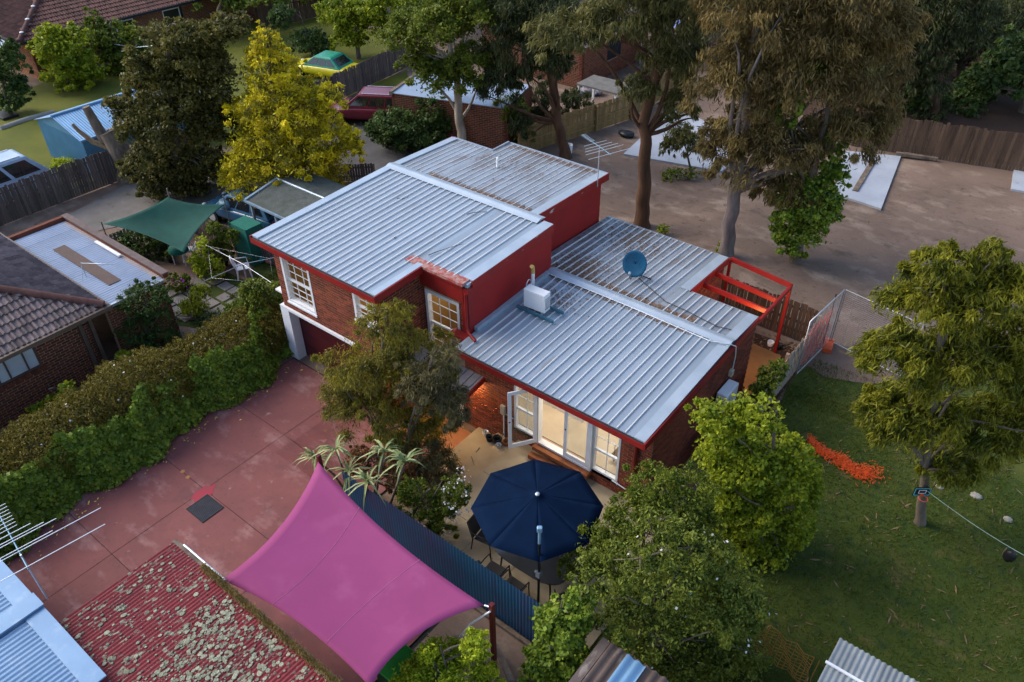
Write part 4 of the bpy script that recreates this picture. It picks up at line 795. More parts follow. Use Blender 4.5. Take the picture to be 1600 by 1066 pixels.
# ---------------------------------------------------------------- neighbouring buildings
M_tile_g = pm('grey_brown_tile', (.165, .122, .118), (.105, .078, .078), 6, .8, .2, 40, objrand=.5, tint=.8)
M_tile_r = pm('red_brown_tile', (.125, .052, .040), (.085, .036, .03), 6, .8, .2, 40, objrand=.4, tint=.7)
def tile_mesh(w_=.30, l_=.35):
    m = MB(); prof = [(0, .0), (.2, .05), (.42, .0), (.55, .0), (.75, .05), (.98, 0)]
    vs = [(a*w_, y, z+(.045 if y == 0 else 0)) for y in (0, l_) for a, z in prof]; n = len(prof)
    vs += [(a*w_, 0, z-.004) for a, z in prof]
    m.add(vs, [(i, i+1, n+i+1, n+i) for i in range(n-1)] + [(2*n+i, 2*n+i+1, i+1, i) for i in range(n-1)])
    return m
def inpoly(p, poly):
    c = False; j = len(poly)-1
    for i in range(len(poly)):
        if (poly[i][1] > p[1]) != (poly[j][1] > p[1]) and p[0] < (poly[j][0]-poly[i][0])*(p[1]-poly[i][1])/(poly[j][1]-poly[i][1])+poly[i][0]: c = not c
        j = i
    return c
def tile_roof(parent, E, d, up, poly, mat, n_ind=0, w_=.30, g_=.30):
    """E = a point on the eave, d along the eave, up = unit vector up the slope; poly in (s along, t up)"""
    E = np.asarray(E, float); d = np.asarray(d, float); up = np.asarray(up, float); nr = np.cross(d, up); nr /= np.linalg.norm(nr)
    if nr[2] < 0: d = -d; nr = -nr; poly = [(-s, t) for s, t in poly]
    u = MB(); u.poly([E+d*s+up*t-nr*.03 for s, t in poly]); plane = u.build('roof_plane', mat, parent)
    base = tile_mesh(w_, g_+.05); me = base.mesh('tile'); me.materials.append(mat); bv = np.array(base.v)
    s0, s1 = min(p[0] for p in poly), max(p[0] for p in poly); t1 = max(p[1] for p in poly); tiles = []
    t = -.04; r = 0
    while t < t1:
        s = s0-(w_/2 if r % 2 else 0)
        while s < s1:
            if inpoly((s+w_/2, t+.1), poly): tiles.append((s, t))
            s += w_
        t += g_; r += 1
    M4 = Matrix(((d[0], up[0], nr[0], 0), (d[1], up[1], nr[1], 0), (d[2], up[2], nr[2], 0), (0, 0, 0, 1))); rot = M4.to_euler(); R3 = np.stack([d, up, nr], 1)
    tiles.sort(key=lambda q: np.linalg.norm(E+d*q[0]+up*q[1]-CAM)); rest = MB()
    for i, (s, t) in enumerate(tiles):
        o = E+d*s+up*t
        if i < n_ind: inst('tile', me, plane, o, rot)
        else: rest.add((bv @ R3.T)+o, base.f, random.uniform(-.5, .5))
    if rest.v: rest.build('tile_courses', mat, plane, kind='stuff')
    return plane
sl = math.radians(22); c22, s22 = math.cos(sl), math.sin(sl)
# --- brown brick neighbour on the left
nh = thing('neighbour_house', (-20, -8, 0), 'brown brick neighbour with a grey brown tiled hip roof at the left edge', 'house')
ec = np.array([-15.55, -4.5, 2.42])
tile_roof(nh, ec, np.array([0, -1., 0]), np.array([-c22, 0, s22]), [(0, 0), (8, 0), (8, 3.5), (3.35, 3.5)], M_tile_g, 170)
tile_roof(nh, ec+np.array([-7, 0, 0]), np.array([1., 0, 0]), np.array([0, -c22, s22]), [(0, 0), (7, 0), (3.65, 3.5), (0, 3.5)], M_tile_g, 120)
hp = MB(); q0 = ec+[0, 0, .03]; q1 = ec+np.array([-3.3, -3.3, 1.42])
for i in range(12):
    a = q0+(q1-q0)*i/12; b_ = q0+(q1-q0)*(i+1.04)/12; h_ = MB(); h_.tube([a+[0, 0, .02], b_+[0, 0, .045]], [.12, .11], 8); h_.build('ridge_tile', M_tile_r, nh)
M_gut = pm('brown_gutter', (.12, .08, .06), (.09, .06, .045), 4, .5)
g_ = MB(); g_.box((-15.50, -12.6, 2.32), (-15.38, -4.36, 2.44)); g_.build('gutter', M_gut, nh); g_ = MB(); g_.box((-22.5, -4.47, 2.32), (-15.51, -4.36, 2.44)); g_.build('gutter', M_gut, nh)
nb = []
w0 = brick_wall(nh, (-16.0, -12.5, 0), Y_, 7.6, 0, 2.36, X_, [(4.18, 5.95, 1.28, 2.12)], coll=nb)
flush_bricks(nb, M_brick2, 300)
pt(nh, 'back_wall', M_brick2, ((-22.5, -5.1, 0), (-16.2, -4.9, 2.36)))
m = MB(); m.poly([(-15.45, -12.6, 2.37), (-15.45, -4.4, 2.37), (-22.5, -4.4, 2.37), (-22.5, -12.6, 2.37)]); m.build('soffit', M_gut, nh)
M_blind = pm('pale_blind', (.50, .52, .52), (.38, .40, .42), 1.2, .5)
nw = pt(nh, 'window', pm('brown_frame', (.10, .06, .045), None, 4, .5), ((-16.06, -8.32, 1.28), (-15.97, -8.27, 2.12)), ((-16.06, -6.60, 1.28), (-15.97, -6.55, 2.12)), ((-16.06, -8.27, 2.07), (-15.97, -6.60, 2.12)), ((-16.06, -8.27, 1.28), (-15.97, -6.60, 1.33)), ((-16.06, -7.72, 1.33), (-15.975, -7.68, 2.07)), ((-16.06, -7.42, 1.33), (-15.975, -7.38, 2.07)), ((-16.06, -6.92, 1.33), (-15.975, -6.88, 2.07)))
for a, b_ in ((-8.27, -7.72), (-7.68, -7.42), (-7.38, -6.92), (-6.88, -6.60)): pt(nw, 'pane', M_blind, ((-16.05, a, 1.33), (-16.02, b_, 2.07)))
for i in range(22): pt(w0, 'sill_brick', M_brick2, ((-15.995, -8.40+.088*i, 1.17), (-15.93, -8.40+.088*i+.076, 1.275)))
for y_ in (-5.28, -4.98): pt(nh, 'downpipe', M_gut, ((-15.985, y_, 0), (-15.86, y_+.1, 2.32)))
# --- flat roofed garage
fg = thing('flat_garage', (-18.8, -3.5, 0), 'brick garage with a flat patched blue grey corrugated roof', 'garage')
nb = []
brick_wall(fg, (-15.98, -4.35, 0), Y_, 1.95, 0, 2.18, X_, coll=nb); brick_wall(fg, (-15.98, -2.42, 0), NX, 5.9, 0, 2.25, Y_, coll=nb)
flush_bricks(nb, M_brick2, 60)
pt(fg, 'back_wall', M_brick2, ((-22.0, -4.35, 0), (-21.9, -2.42, 2.25)))
pt(fg, 'parapet', pm('rust_parapet', (.17, .05, .025), (.11, .035, .02), 5, .9), ((-21.95, -2.47, 2.255), (-15.75, -2.30, 2.40)), ((-22.05, -4.6, 2.1), (-21.9, -2.475, 2.40)))
pt(fg, 'capping', pm('grey_brown_cap', (.14, .10, .09), (.10, .07, .065), 5, .8), ((-22.0, -2.50, 2.401), (-15.72, -2.27, 2.44)))
M_patch = pm('patched_blue_roof', (.38, .43, .52), (.30, .345, .43), .8, .5, metal=.15, objrand=.14, layers=(((.14, .085, .065), 1.1, .66, .72, (.35, 1, 1)), ((.30, .17, .06), 1.7, .70, .74, (.5, 1.2, 1))))
corr_sheets(fg, (-15.72, -4.62, 2.27), (-6.15, 0, 0), (0, 2.13, -.02), 8, wave=.13, amp=.022, mat=M_patch)
pt(fg, 'rust_panel', pm('rusty_panel', (.13, .085, .07), (.085, .06, .05), 8, .9, stretch=(1, 4, 1)), ((-20.2, -3.75, 2.288), (-16.7, -3.35, 2.297)))
m = MB(); m.tube([(-17.8, -3.9, 2.29), (-17.8, -3.9, 2.75), (-17.1, -3.2, 2.62)], .014, 6); m.tube([(-17.8, -3.9, 2.7), (-17.5, -4.15, 2.3)], .01, 6); m.build('roof_mast', M_galv, fg)
m = MB(); m.bar((-15.70, -4.6, 2.24), (-15.70, -2.52, 2.22), .07, .09); m.build('gutter', M_galv, fg)
m = MB(); m.bar((-19.5, -2.62, 2.33), (-18.0, -2.62, 2.33), .1, .05); m.build('loose_timber', M_white, fg)
# --- blue corrugated shed
M_blue = pm('blue_sheet', (.085, .23, .36), (.07, .19, .30), 1.5, .45, metal=.2, objrand=.12)
M_bluetop = pm('blue_roof', (.17, .32, .50), (.14, .27, .43), 1.5, .4, metal=.25, objrand=.1)
sh = thing('garden_shed', (-31.3, 5, 0), 'blue corrugated metal shed with a low gable behind the dark fence', 'shed')
x0, x1, y0, y1, xr = -33.3, -29.3, 1.95, 8.4, -31.3
corr_sheets(sh, (x0, y0, 0), (4.0, 0, 0), (0, 0, 1.78), 5, mat=M_blue, wave=.16, amp=.02, name='wall_sheet'); corr_sheets(sh, (x1, y0, 0), (0, 6.4, 0), (0, 0, 1.78), 8, mat=M_blue, name='wall_sheet')
m = MB(); m.poly([(x0, y0, 1.78), (x1, y0, 1.78), (xr, y0, 2.38)]); m.build('gable', M_blue, sh)
corr_sheets(sh, (xr, y0-.1, 2.42), (0, 6.5, 0), (2.1, 0, -.63), 8, wave=.12, amp=.014, mat=M_bluetop); corr_sheets(sh, (xr, y0-.1, 2.42), (0, 6.5, 0), (-2.1, 0, -.63), 8, mat=M_bluetop)
m = MB(); m.tube([(xr, y0-.12, 2.44), (xr, y1, 2.44)], .06, 6); m.build('ridge_cap', M_bluetop, sh); m = MB(); m.bar((x1+.1, y0-.1, 1.80), (x1+.1, y1, 1.80), .08, .09); m.build('gutter', M_bluetop, sh)
# --- red tiled house top left
th_ = thing('tiled_house', (-46, 11, 0), 'orange brick house with a long red brown tiled roof in the top left', 'house')
ec = np.array([-43.45, 6.15, 2.42])
tile_roof(th_, ec, np.array([0, 1., 0]), np.array([-c22, 0, s22]), [(0, 0), (18, 0), (18, 4.6), (4.3, 4.6)], M_tile_r, 0, w_=.33, g_=.36)
tile_roof(th_, ec+np.array([-9, 0, 0]), np.array([1., 0, 0]), np.array([0, c22, s22]), [(0, 0), (9, 0), (4.7, 4.6), (0, 4.6)], M_tile_r, 0, w_=.33, g_=.36)
m = MB(); m.tube([ec+[0, 0, .05], ec+np.array([-4.3, 4.3, 1.8])], .14, 6); m.build('ridge_tile', M_tile_r, th_)
for k in range(4): m = MB(); m.ellipsoid(ec+np.array([-.5-.9*k, .5+.9*k, .35+.37*k]), (.12, .12, .05)); m.build('mortar_patch', M_white, th_)
g_ = MB(); g_.box((-43.42, 6.0, 2.30), (-43.28, 24, 2.44)); g_.build('gutter', M_dark, th_); g_ = MB(); g_.box((-52, 5.98, 2.30), (-43.43, 6.12, 2.44)); g_.build('gutter', M_dark, th_)
nb = []; brick_wall(th_, (-44.0, 6.8, 0), Y_, 17, 0, 2.36, X_, [(5.2, 6.4, .9, 2.1), (8.4, 9.8, .9, 2.1)], coll=nb); brick_wall(th_, (-52, 6.8, 0), X_, 8., 0, 2.36, NY, coll=nb); flush_bricks(nb, M_brick3, 0)
for a in (5.2, 8.4):
    wn = pt(th_, 'window', M_white, ((-44.05, 6.8+a, .9), (-43.99, 6.86+a, 2.1)), ((-44.05, 6.8+a+1.14, .9), (-43.99, 6.8+a+1.2, 2.1)), ((-44.05, 6.8+a+.06, 2.04), (-43.99, 6.8+a+1.14, 2.1)))
    pt(wn, 'pane', pm('dark_glass', (.02, .024, .03), None, 2, .1, spec=.6), ((-44.1, 6.8+a, .9), (-44.03, 6.8+a+(1.2 if a < 6 else 1.4), 2.1)))
m = MB(); m.tube([(-45.6, 15.8, 3.2), (-45.6, 15.8, 3.9)], .06, 8); m.build('flue', M_alu, th_)
m = MB(); m.add([(-47, 3.9, 2.2), (-43.6, 3.9, 2.2), (-43.6, 5.9, 2.36), (-47, 5.9, 2.36)], [(0, 1, 2, 3)]); m.build('verandah_roof', M_flash, th_)
for x in (-46.9, -43.7): pt(th_, 'verandah_post', M_white, ((x, 3.95, 0), (x+.08, 4.03, 2.19)))
# --- brick garage behind
ga, gb = P(614, 146, 2.3), P(790, 170, 2.3); gd_ = (gb-ga)/np.linalg.norm(gb-ga); gn = np.array([gd_[1], -gd_[0], 0]); GL = np.linalg.norm(gb-ga)
bg_ = thing('brick_garage', (ga[0]*.5+gb[0]*.5-gn[0]*1.5, ga[1]*.5+gb[1]*.5-gn[1]*1.5, 0), 'dark brick garage with a pale flat metal roof behind the main house', 'garage')
nb = []; brick_wall(bg_, (ga[0], ga[1], 0), gd_, GL, 0, 2.28, gn, coll=nb); flush_bricks(nb, M_brick2, 150)
corr_sheets(bg_, ga+np.array([0, 0, .03])+gn*.05-gd_*.05, gd_*(GL+.1), -gn*3.2+np.array([0, 0, .02]), 6, wave=.1, amp=.012, mat=pm('pale_blue_roof', (.40, .47, .58), (.33, .40, .5), 1, .45, metal=.2, objrand=.12))
m = MB(); m.obox(ga+np.array([0, 0, -1.15])-gn*1.6, gn, gd_, (0, 0, 1), 1.6, .09, 1.15); m.build('side_wall', M_brick2, bg_); m = MB(); m.obox(gb+np.array([0, 0, -1.15])-gn*1.6, gn, gd_, (0, 0, 1), 1.6, .09, 1.15); m.build('side_wall', M_brick2, bg_)
m = MB(); m.obox(ga-gn*1.6+[0, 0, .0]-gd_*.1, gn, gd_, (0, 0, 1), 1.65, .08, .1); m.build('barge_board', M_deadwood, bg_)
# --- brick house behind the gums
bh = thing('gabled_house', P(900, 110), 'brick house with a grey tiled gable half hidden behind the gums', 'house')
c0 = P(908, 140); c0[2] = 0
nb = []; brick_wall(bh, (c0[0], c0[1], 0), np.array([0, 1., 0]), 7, 0, 2.4, X_, [(2.5, 4.0, .9, 2.1)], coll=nb); brick_wall(bh, (c0[0]-7, c0[1], 0), X_, 7, 0, 2.4, NY, coll=nb); flush_bricks(nb, M_brick2, 0)
tile_roof(bh, (c0[0]+.4, c0[1]-.4, 2.4), Y_, np.array([-c22, 0, s22]), [(0, 0), (8.2, 0), (8.2, 4.1), (0, 4.1)], M_tile_g, 0, w_=.33, g_=.36)
tile_roof(bh, (c0[0]-7.4, c0[1]+7.8, 2.4), np.array([0, -1., 0]), np.array([c22, 0, s22]), [(0, 0), (8.2, 0), (8.2, 4.1), (0, 4.1)], M_tile_g, 0, w_=.33, g_=.36)
m = MB(); m.poly([(c0[0]-7, c0[1]-.02, 2.4), (c0[0], c0[1]-.02, 2.4), (c0[0]-3.5, c0[1]-.02, 3.85)]); m.build('gable', M_deadwood, bh)
pt(bh, 'window', pm('dark_glass', (.02, .024, .03), None, 2, .1, spec=.6), ((c0[0]-.06, c0[1]+2.5, .9), (c0[0]-.02, c0[1]+4.0, 2.1)))
m = MB(); q = P(945, 132, 1.6); m.box((q[0]-1.2, q[1]-.8, 1.55), (q[0]+1.2, q[1]+.8, 1.63)); lt = m.build('lean_to', pm('old_grey_sheet', (.16, .145, .125), (.11, .10, .09), 3, .8)); tag(lt, 'small flat grey lean-to roof beside the brick house behind the gums', 'shelter')
for i, j in ((-1, -1), (1, -1), (1, 1), (-1, 1)): mm = MB(); mm.box((q[0]+1.1*i-.05, q[1]+.7*j-.05, 0), (q[0]+1.1*i+.05, q[1]+.7*j+.05, 1.549)); mm.build('post', M_white, lt)
# blue folded awning beyond
q = P(1035, 40, 2.2); m = MB(); cv = []
for i in range(9):
    for j in (0, 1): cv.append((q[0]-.9+.22*i, q[1]-.7+1.4*j, 2.15+.1*(i % 2)+.25*j))
m.add(cv, [(2*i, 2*i+2, 2*i+3, 2*i+1) for i in range(8)]); pb_ = m.build('canopy', pm('violet_blue_cloth', (.18, .22, .62), (.5, .52, .75), 6, .7, stretch=(4, .3, 1))); tag(pb_, 'violet blue pleated canopy glimpsed through the gums at the top', 'canopy')
for i in (-.88, .86):
    for j in (-.68, .68): mm = MB(); mm.tube([(q[0]+i, q[1]+j, 0), (q[0]+i, q[1]+j, 2.15)], .03, 6); mm.build('pole', M_alu, pb_)
# --- low grey shed left of the upper roof
gs = thing('low_shed', (-17.3, 4.0, 0), 'low mossy grey roofed shed with blue grey posts beside the upper roof', 'shed')
M_moss = pm('mossy_roof', (.115, .125, .11), (.075, .085, .07), 3, .9, .3, 30, objrand=.15)
corr_sheets(gs, (-18.75, 4.3, 2.15), (0, -1.7, 0)[:0] or (3.2, 0, 0), (0, -1.55, -.28), 5, mat=M_moss); corr_sheets(gs, (-18.75, 4.3, 2.15), (3.2, 0, 0), (0, 1.5, -.25), 5, mat=M_moss)
m = MB(); m.tube([(-18.8, 4.3, 2.17), (-15.5, 4.3, 2.17)], .05, 6); m.build('ridge_cap', M_flash, gs); m = MB(); m.bar((-18.8, 2.74, 1.84), (-15.5, 2.74, 1.84), .07, .08); m.build('gutter', pm('blue_grey_trim', (.22, .30, .38), None, 4, .5), gs)
m = MB(); m.bar((-18.78, 2.74, 1.90), (-18.78, 4.3, 2.18), .1, .05); m.build('barge_board', MAT['blue_grey_trim'], gs)
for x, y in ((-18.65, 2.8), (-17.2, 2.8), (-15.6, 2.8), (-18.65, 5.6), (-15.6, 5.6)): pt(gs, 'post', MAT['blue_grey_trim'], ((x, y, 0), (x+.09, y+.09, 1.83)))
m = MB(); m.box((-18.6, 5.5, 0), (-15.55, 5.58, 1.8)); m.build('back_wall', M_dark, gs)
# --- lichened red roof and blue roof at the bottom left
M_lich = pm('lichened_red_roof', (.20, .022, .026), (.15, .018, .022), 1.6, .65, .1, 40, objrand=.2, stretch=(1, .3, 1), layers=(((.26, .25, .17), 7, .585, .625, (1, .75, 1)), ((.13, .12, .09), 13, .62, .66, (1, .8, 1))))
rs = thing('red_roof_shed', (-3.6, -10.2, 0), 'shed with a red corrugated roof spotted with pale lichen', 'shed')
corr_sheets(rs, (-6.25, -13.6, 2.62), (5.1, 0, 0), (0, 5.4, -.12), 7, wave=.08, amp=.013, mat=M_lich)
pt(rs, 'wall', M_brick3, ((-6.1, -13.5, 0), (-1.3, -13.4, 2.5)), ((-6.1, -13.4, 0), (-6.0, -8.4, 2.44)), ((-6.0, -8.45, 0), (-1.3, -8.35, 2.44)), ((-1.35, -13.4, 0), (-1.25, -8.45, 2.44)))
m = MB(); m.bar((-6.3, -8.15, 2.44), (-1.1, -8.15, 2.44), .1, .09); m.build('gutter', M_deadwood, rs); m = MB(); m.tube([(-6.0, -8.10, 2.51), (-4.6, -8.10, 2.52)], .025, 6); m.build('gutter_pipe', M_alu, rs)
k = 5200; x = rng.uniform(-5.2, -1.2, k); pos = np.stack([x, -8.19+rng.normal(0, .035, k), 2.53+rng.random(k)*.10*(.6+.6*np.sin(x*5)**2)], 1); leaf_mesh('gutter_grass', pos, rdir(k)*.5+np.array([0, 0, 1.]), rdir(k), .13, .012, rng.normal(0, .2, k), LG_straw, rs, kind='stuff')
# lichen rosettes: raised crusts on the red sheets
lich = MB(); ML = pm('lichen', (.30, .30, .20), (.20, .20, .14), 30, .95, .5, 60, tint=.8)
cnt = 0
while cnt < 3600:
    x = random.uniform(-6.1, -1.3); y = random.uniform(-13.3, -8.3)
    dens = .16+.84*(1 if x > -4.2+.25*math.sin(y*3) else .0)*(1 if math.sin(y*1.3+x*1.1) > -.5 else .5)
    if x > -2.3: dens *= .25
    if math.sin(x*78.5) < -.2: dens *= .45
    if random.random() > dens: continue
    cnt += 1; r = random.choice((.012, .014, .018, .022, .03, .042))*random.uniform(.8, 1.2); zc = 2.62-.12*(y+13.6)/5.4+.015; n = 7; t = random.uniform(-.5, .5); ph = random.random()*6
    ring = [(x+r*math.cos(ph+2*math.pi*i/n)*random.uniform(.75, 1.1), y+r*1.2*math.sin(ph+2*math.pi*i/n)*random.uniform(.75, 1.1)) for i in range(n)]
    lich.add([(a, b, zc) for a, b in ring]+[(x*.3+a*.7, y*.3+b*.7, zc+.007) for a, b in ring]+[(x, y, zc+.003)], [(i, (i+1) % n, n+(i+1) % n, n+i) for i in range(n)]+[(n+i, n+(i+1) % n, 2*n) for i in range(n)], t)
lich.build('lichen', ML, rs, kind='stuff')
M_brf = pm('pale_blue_sheet', (.17, .28, .43), (.13, .23, .37), 1.2, .5, .05, 30, metal=.15, objrand=.08, layers=(((.29, .37, .47), 2.5, .55, .8, (1, 1, 1)), ((.10, .15, .22), 3., .68, .78, (.5, 1.4, 1))))
bs_ = thing('blue_roof_shed', (-8, -12.6, 0), 'shed with a pale blue metal roof in the bottom left corner', 'shed')
corr_sheets(bs_, (-11.2, -10.95, 2.78), (6.7, 0, 0), (0, -4, .1), 9, wave=.1, amp=.016, mat=M_brf)
m = MB(); m.box((-11.25, -10.97, 2.78), (-4.35, -10.62, 2.81)); m.build('edge_flashing', M_brf, bs_); m = MB(); m.box((-6.95, -14.9, 2.83), (-6.55, -10.6, 2.87)); m.build('cross_flashing', M_brf, bs_)
pt(bs_, 'wall', M_conc, ((-11.1, -10.9, 0), (-6.4, -10.8, 2.76)), ((-11.1, -14.8, 0), (-11.0, -10.9, 2.76)))
# --- rusty corrugated roof and clear roof at the bottom edge
rr_ = thing('rusty_shed', (3.2, -6.6, .2), 'small shed with a dark rusted corrugated roof below the rose bush', 'shed')
M_rust = pm('rusty_corrugated', (.115, .085, .075), (.08, .06, .054), 3, .9, .3, 20, objrand=.3, layers=(((.20, .17, .15), 4, .6, .7, (1, .4, 1)),))
corr_sheets(rr_, (1.98, -9.0, 2.15), (2.9, 0, 0), (0, 4.6, .05), 4, wave=.2, amp=.035, mat=M_rust)
pt(rr_, 'edge_board', M_rust, ((1.80, -9.0, 2.13), (1.97, -4.4, 2.2)))
corr_sheets(rr_, (2.35, -9.0, 2.20), (.4, 0, 0), (0, 4.55, .05), 1, wave=.2, amp=.035, mat=M_bluetop)
for x in (1.95, 4.8):
    for y in (-8.9, -4.5): pt(rr_, 'post', M_deadwood, ((x-.05, y, .2), (x+.05, y+.1, 2.08)))
cr = thing('clear_roof_shelter', (6.4, -3.2, .2), 'shelter with a grey striped translucent corrugated roof at the bottom edge', 'shelter')
M_clear = pm('clear_corrugated', (.30, .32, .32), (.22, .24, .25), 2, .35, objrand=.3)
corr_sheets(cr, (5.28, -6.4, 2.2), (3.2, 0, 0), (0, 4.7, 0), 8, wave=.1, amp=.022, mat=M_clear)
m = MB(); m.bar((5.25, -2.35, 2.235), (8.5, -2.35, 2.235), .05, .03); m.bar((5.25, -3.3, 2.235), (8.5, -3.3, 2.235), .05, .03); m.build('batten', M_white, cr)
for x in (5.35, 8.4):
    for y in (-6.3, -1.85): pt(cr, 'post', M_deadwood, ((x-.05, y, .2), (x+.05, y+.1, 2.17)))
# ---------------------------------------------------------------- fences
M_palegrey = pm('weathered_paling', (.125, .098, .088), (.082, .064, .058), 5, .9, .4, 20, objrand=.55, stretch=(1, 1, .15))
M_palegrey2 = pm('silver_paling', (.26, .225, .19), (.18, .155, .13), 5, .9, .4, 20, objrand=.4, stretch=(1, 1, .15))
M_palebrown = pm('brown_paling', (.115, .070, .045), (.075, .045, .03), 5, .9, .4, 20, objrand=.55, stretch=(1, 1, .15))
M_pine = pm('new_pine_paling', (.27, .175, .07), (.20, .125, .05), 5, .85, .3, 20, objrand=.3, stretch=(1, 1, .15))
def fence(A, B, h, label, mat, w_=.10, gap=.012, rails_front=False, post_step=2.4, jag=.03, group='timber paling fences', name='paling_fence', maxn=300, railmat=None, zf=None):
    A = np.array(A, float); B = np.array(B, float); zf = zf or (lambda p: T(p[0], p[1])); A[2] = zf(A); B[2] = zf(B)
    d = B-A; d[2] = 0; L = np.linalg.norm(d); d /= L; n = np.array([d[1], -d[0], 0]); rz = math.atan2(d[1], d[0])
    if n @ (CAM-A) < 0: n = -n
    f = thing(name, (A+B)/2, label, 'fence', group)
    m = MB(); m.box((-w_/2, -.008, 0), (w_/2, .008, h)); me = m.mesh('paling'); me.materials.append(mat)
    k = int(L/(w_+gap)); s = -1 if rails_front else 1
    for i in range(k):
        c = A+d*((i+.5)*L/k)+n*(.03*s+.004*(i % 2)); c[2] = zf(c)+.03
        inst('paling', me, f, c, (random.gauss(0, .006), random.gauss(0, .008), rz), (1, 1, 1+random.uniform(-jag, jag)))
    for q in (.25, .5, .85) if h > 1.2 else (.3, .8):
        r = MB(); z = h*q; a, b = A-n*.015*s, B-n*.015*s; r.bar(a+[0, 0, z], b+[0, 0, z], .05, .07); r.build('rail', railmat or mat, f)
    p = 0.
    while p <= L+.01:
        c = A+d*p-n*.06*s; c[2] = zf(c); r = MB(); r.bar(c+[0, 0, -.05], c+[0, 0, h*.97], .10, .10); r.build('post', railmat or mat, f); p += post_step
    return f
fence((-28.2, -7.5, 0), (-28.2, 3.4, 0), 1.5, 'dark weathered paling fence left of the stump', M_palegrey)
fence(P(395, 215), P(522, 160), 1.4, 'dark paling fence stretch behind the golden conifer', M_palegrey)
fence(P(524, 160), P(642, 103), 1.45, 'grey brown paling fence beside the red car', M_palegrey)
fence(P(405, 48), P(575, 8), 1.5, 'far grey fence at the top left of centre', M_palebrown, w_=.14)
fence((-15.6, 15.3, 0), P(985, 187), 1.35, 'new honey coloured pine paling fence behind the antenna', M_pine, rails_front=True)
fence(P(985, 187), P(1090, 120), 1.4, 'pine fence stretch vanishing behind the brown trunked gum', M_pine, rails_front=True)
fence(P(1330, 228), P(1660, 280), 1.65, 'brown vertical fence on the far right behind the bare lot', M_palebrown, w_=.12)
fence((-3.6, 9.35, 0), (.75, 9.35, 0), 1.35, 'dark brown fence behind the red pergola', M_palebrown)
fence((.88, 9.3, 0), (.88, 4.6, 0), 1.25, 'silver grey side fence with open tops beside the mulch', M_palegrey2, gap=.03, jag=.06, rails_front=False)
fence((.88, 4.4, 0), (.88, 2.4, 0), .95, 'low silver grey fence stub by the lemon tree', M_palegrey2, gap=.03)
fence((-22.3, -1.9, 0), (-21.9, 1.6, 0), .95, 'low grey fence behind the green shade cloth', M_palegrey2, gap=.03)
fence(P(330, 282), P(445, 282), .9, 'low dark fence in the shade under the golden conifer', M_palegrey)
fence((-21.8, 1.75, 0), (-16.5, 2.2, 0), .95, 'low grey fence between the blue car and the potted garden', M_palegrey, gap=.03)
fence(P(500, 285), P(585, 282), .8, 'low dark fence behind the low mossy shed', M_palegrey)
# blue corrugated steel fence
bf = thing('corrugated_fence', (-2.6, -4.25, 0), 'dark blue corrugated steel fence between the sail and the patio', 'fence')
M_bfence = pm('dark_blue_steel', (.02, .125, .23), (.04, .10, .205), .8, .45, metal=.25, objrand=.06, layers=(((.075, .07, .16), 1.2, .5, .75, (1, 1, .4)),))
corr_sheets(bf, (-5.75, -4.22, .03), (6.3, 0, 0), (0, 0, 1.57), 8, wave=.085, amp=.013, mat=M_bfence, name='fence_sheet')
m = MB(); m.bar((-5.75, -4.19, 1.3), (.55, -4.19, 1.3), .04, .06); m.build('rail', M_bfence, bf); m = MB(); m.bar((-5.75, -4.19, .3), (.55, -4.19, .3), .04, .06); m.build('rail', M_bfence, bf)
for x in (-5.7, -3.6, -1.5, .5): pt(bf, 'post', M_black, ((x-.03, -4.17, 0), (x+.03, -4.11, 1.5)))
m = MB(); m.bar((-2.2, -4.33, .06), (.3, -4.33, .06), .08, .1); tag(m.build('edge_timber', M_deadwood), 'grey timber edging along the foot of the corrugated fence', 'timber')
m = MB(); m.bar(P(775, 1010, .3), P(800, 1066, .25), .12, .1); tag(m.build('timber_beam', M_deadwood), 'grey weathered beam lying in the corner below the fence', 'timber')
# temporary mesh fence with orange net
def mesh_panel(A, B, label, h=1.95, dz=.12, wires=30):
    A = np.array(A, float); B = np.array(B, float); A[2] = T(A[0], A[1])+dz; B[2] = T(B[0], B[1])+dz
    t = thing('temporary_fence', (A+B)/2, label, 'fence', 'temporary fence panels')
    up = np.array([0, 0, h]); m = MB(); m.tube([A, A+up, B+up, B, A], .02, 8); m.build('frame', M_galv, t)
    m = MB(); L = np.linalg.norm(B-A)
    for i in range(1, wires): z = up*i/wires; m.bar(A+z, B+z, .005, .005)
    k = int(L/.3)
    for i in range(1, k): q = A+(B-A)*i/k; m.bar(q, q+up, .005, .005)
    m.build('mesh_wires', M_galv, t, kind='stuff'); return t
mesh_panel((1.2, 9.75, 0), (1.02, 7.55, 0), 'temporary wire fence panel carrying orange net beside the side fence')
mesh_panel((1.25, 9.78, 0), (3.6, 9.35, 0), 'temporary wire fence panel running right from the orange foot')
M_orange = pm('orange_plastic', (.62, .10, .03), (.5, .08, .025), 4, .5)
m = MB(); c = P(1293, 543); m.obox(c+[0, 0, .08], (1, .2, 0), (-.2, 1, 0), (0, 0, 1), .14, .32, .08); tag(m.build('fence_foot', M_orange, bevel=.02), 'orange plastic block foot of the temporary fence', 'fence foot')
m = MB(); a = P(1303, 472, 1.9); m.tube([(1.05, 9.7, .1), (1.02, 9.72, 2.05)], .02, 6); tag(m.build('star_post', M_black), 'dark thin steel post at the corner of the wire fence', 'post')
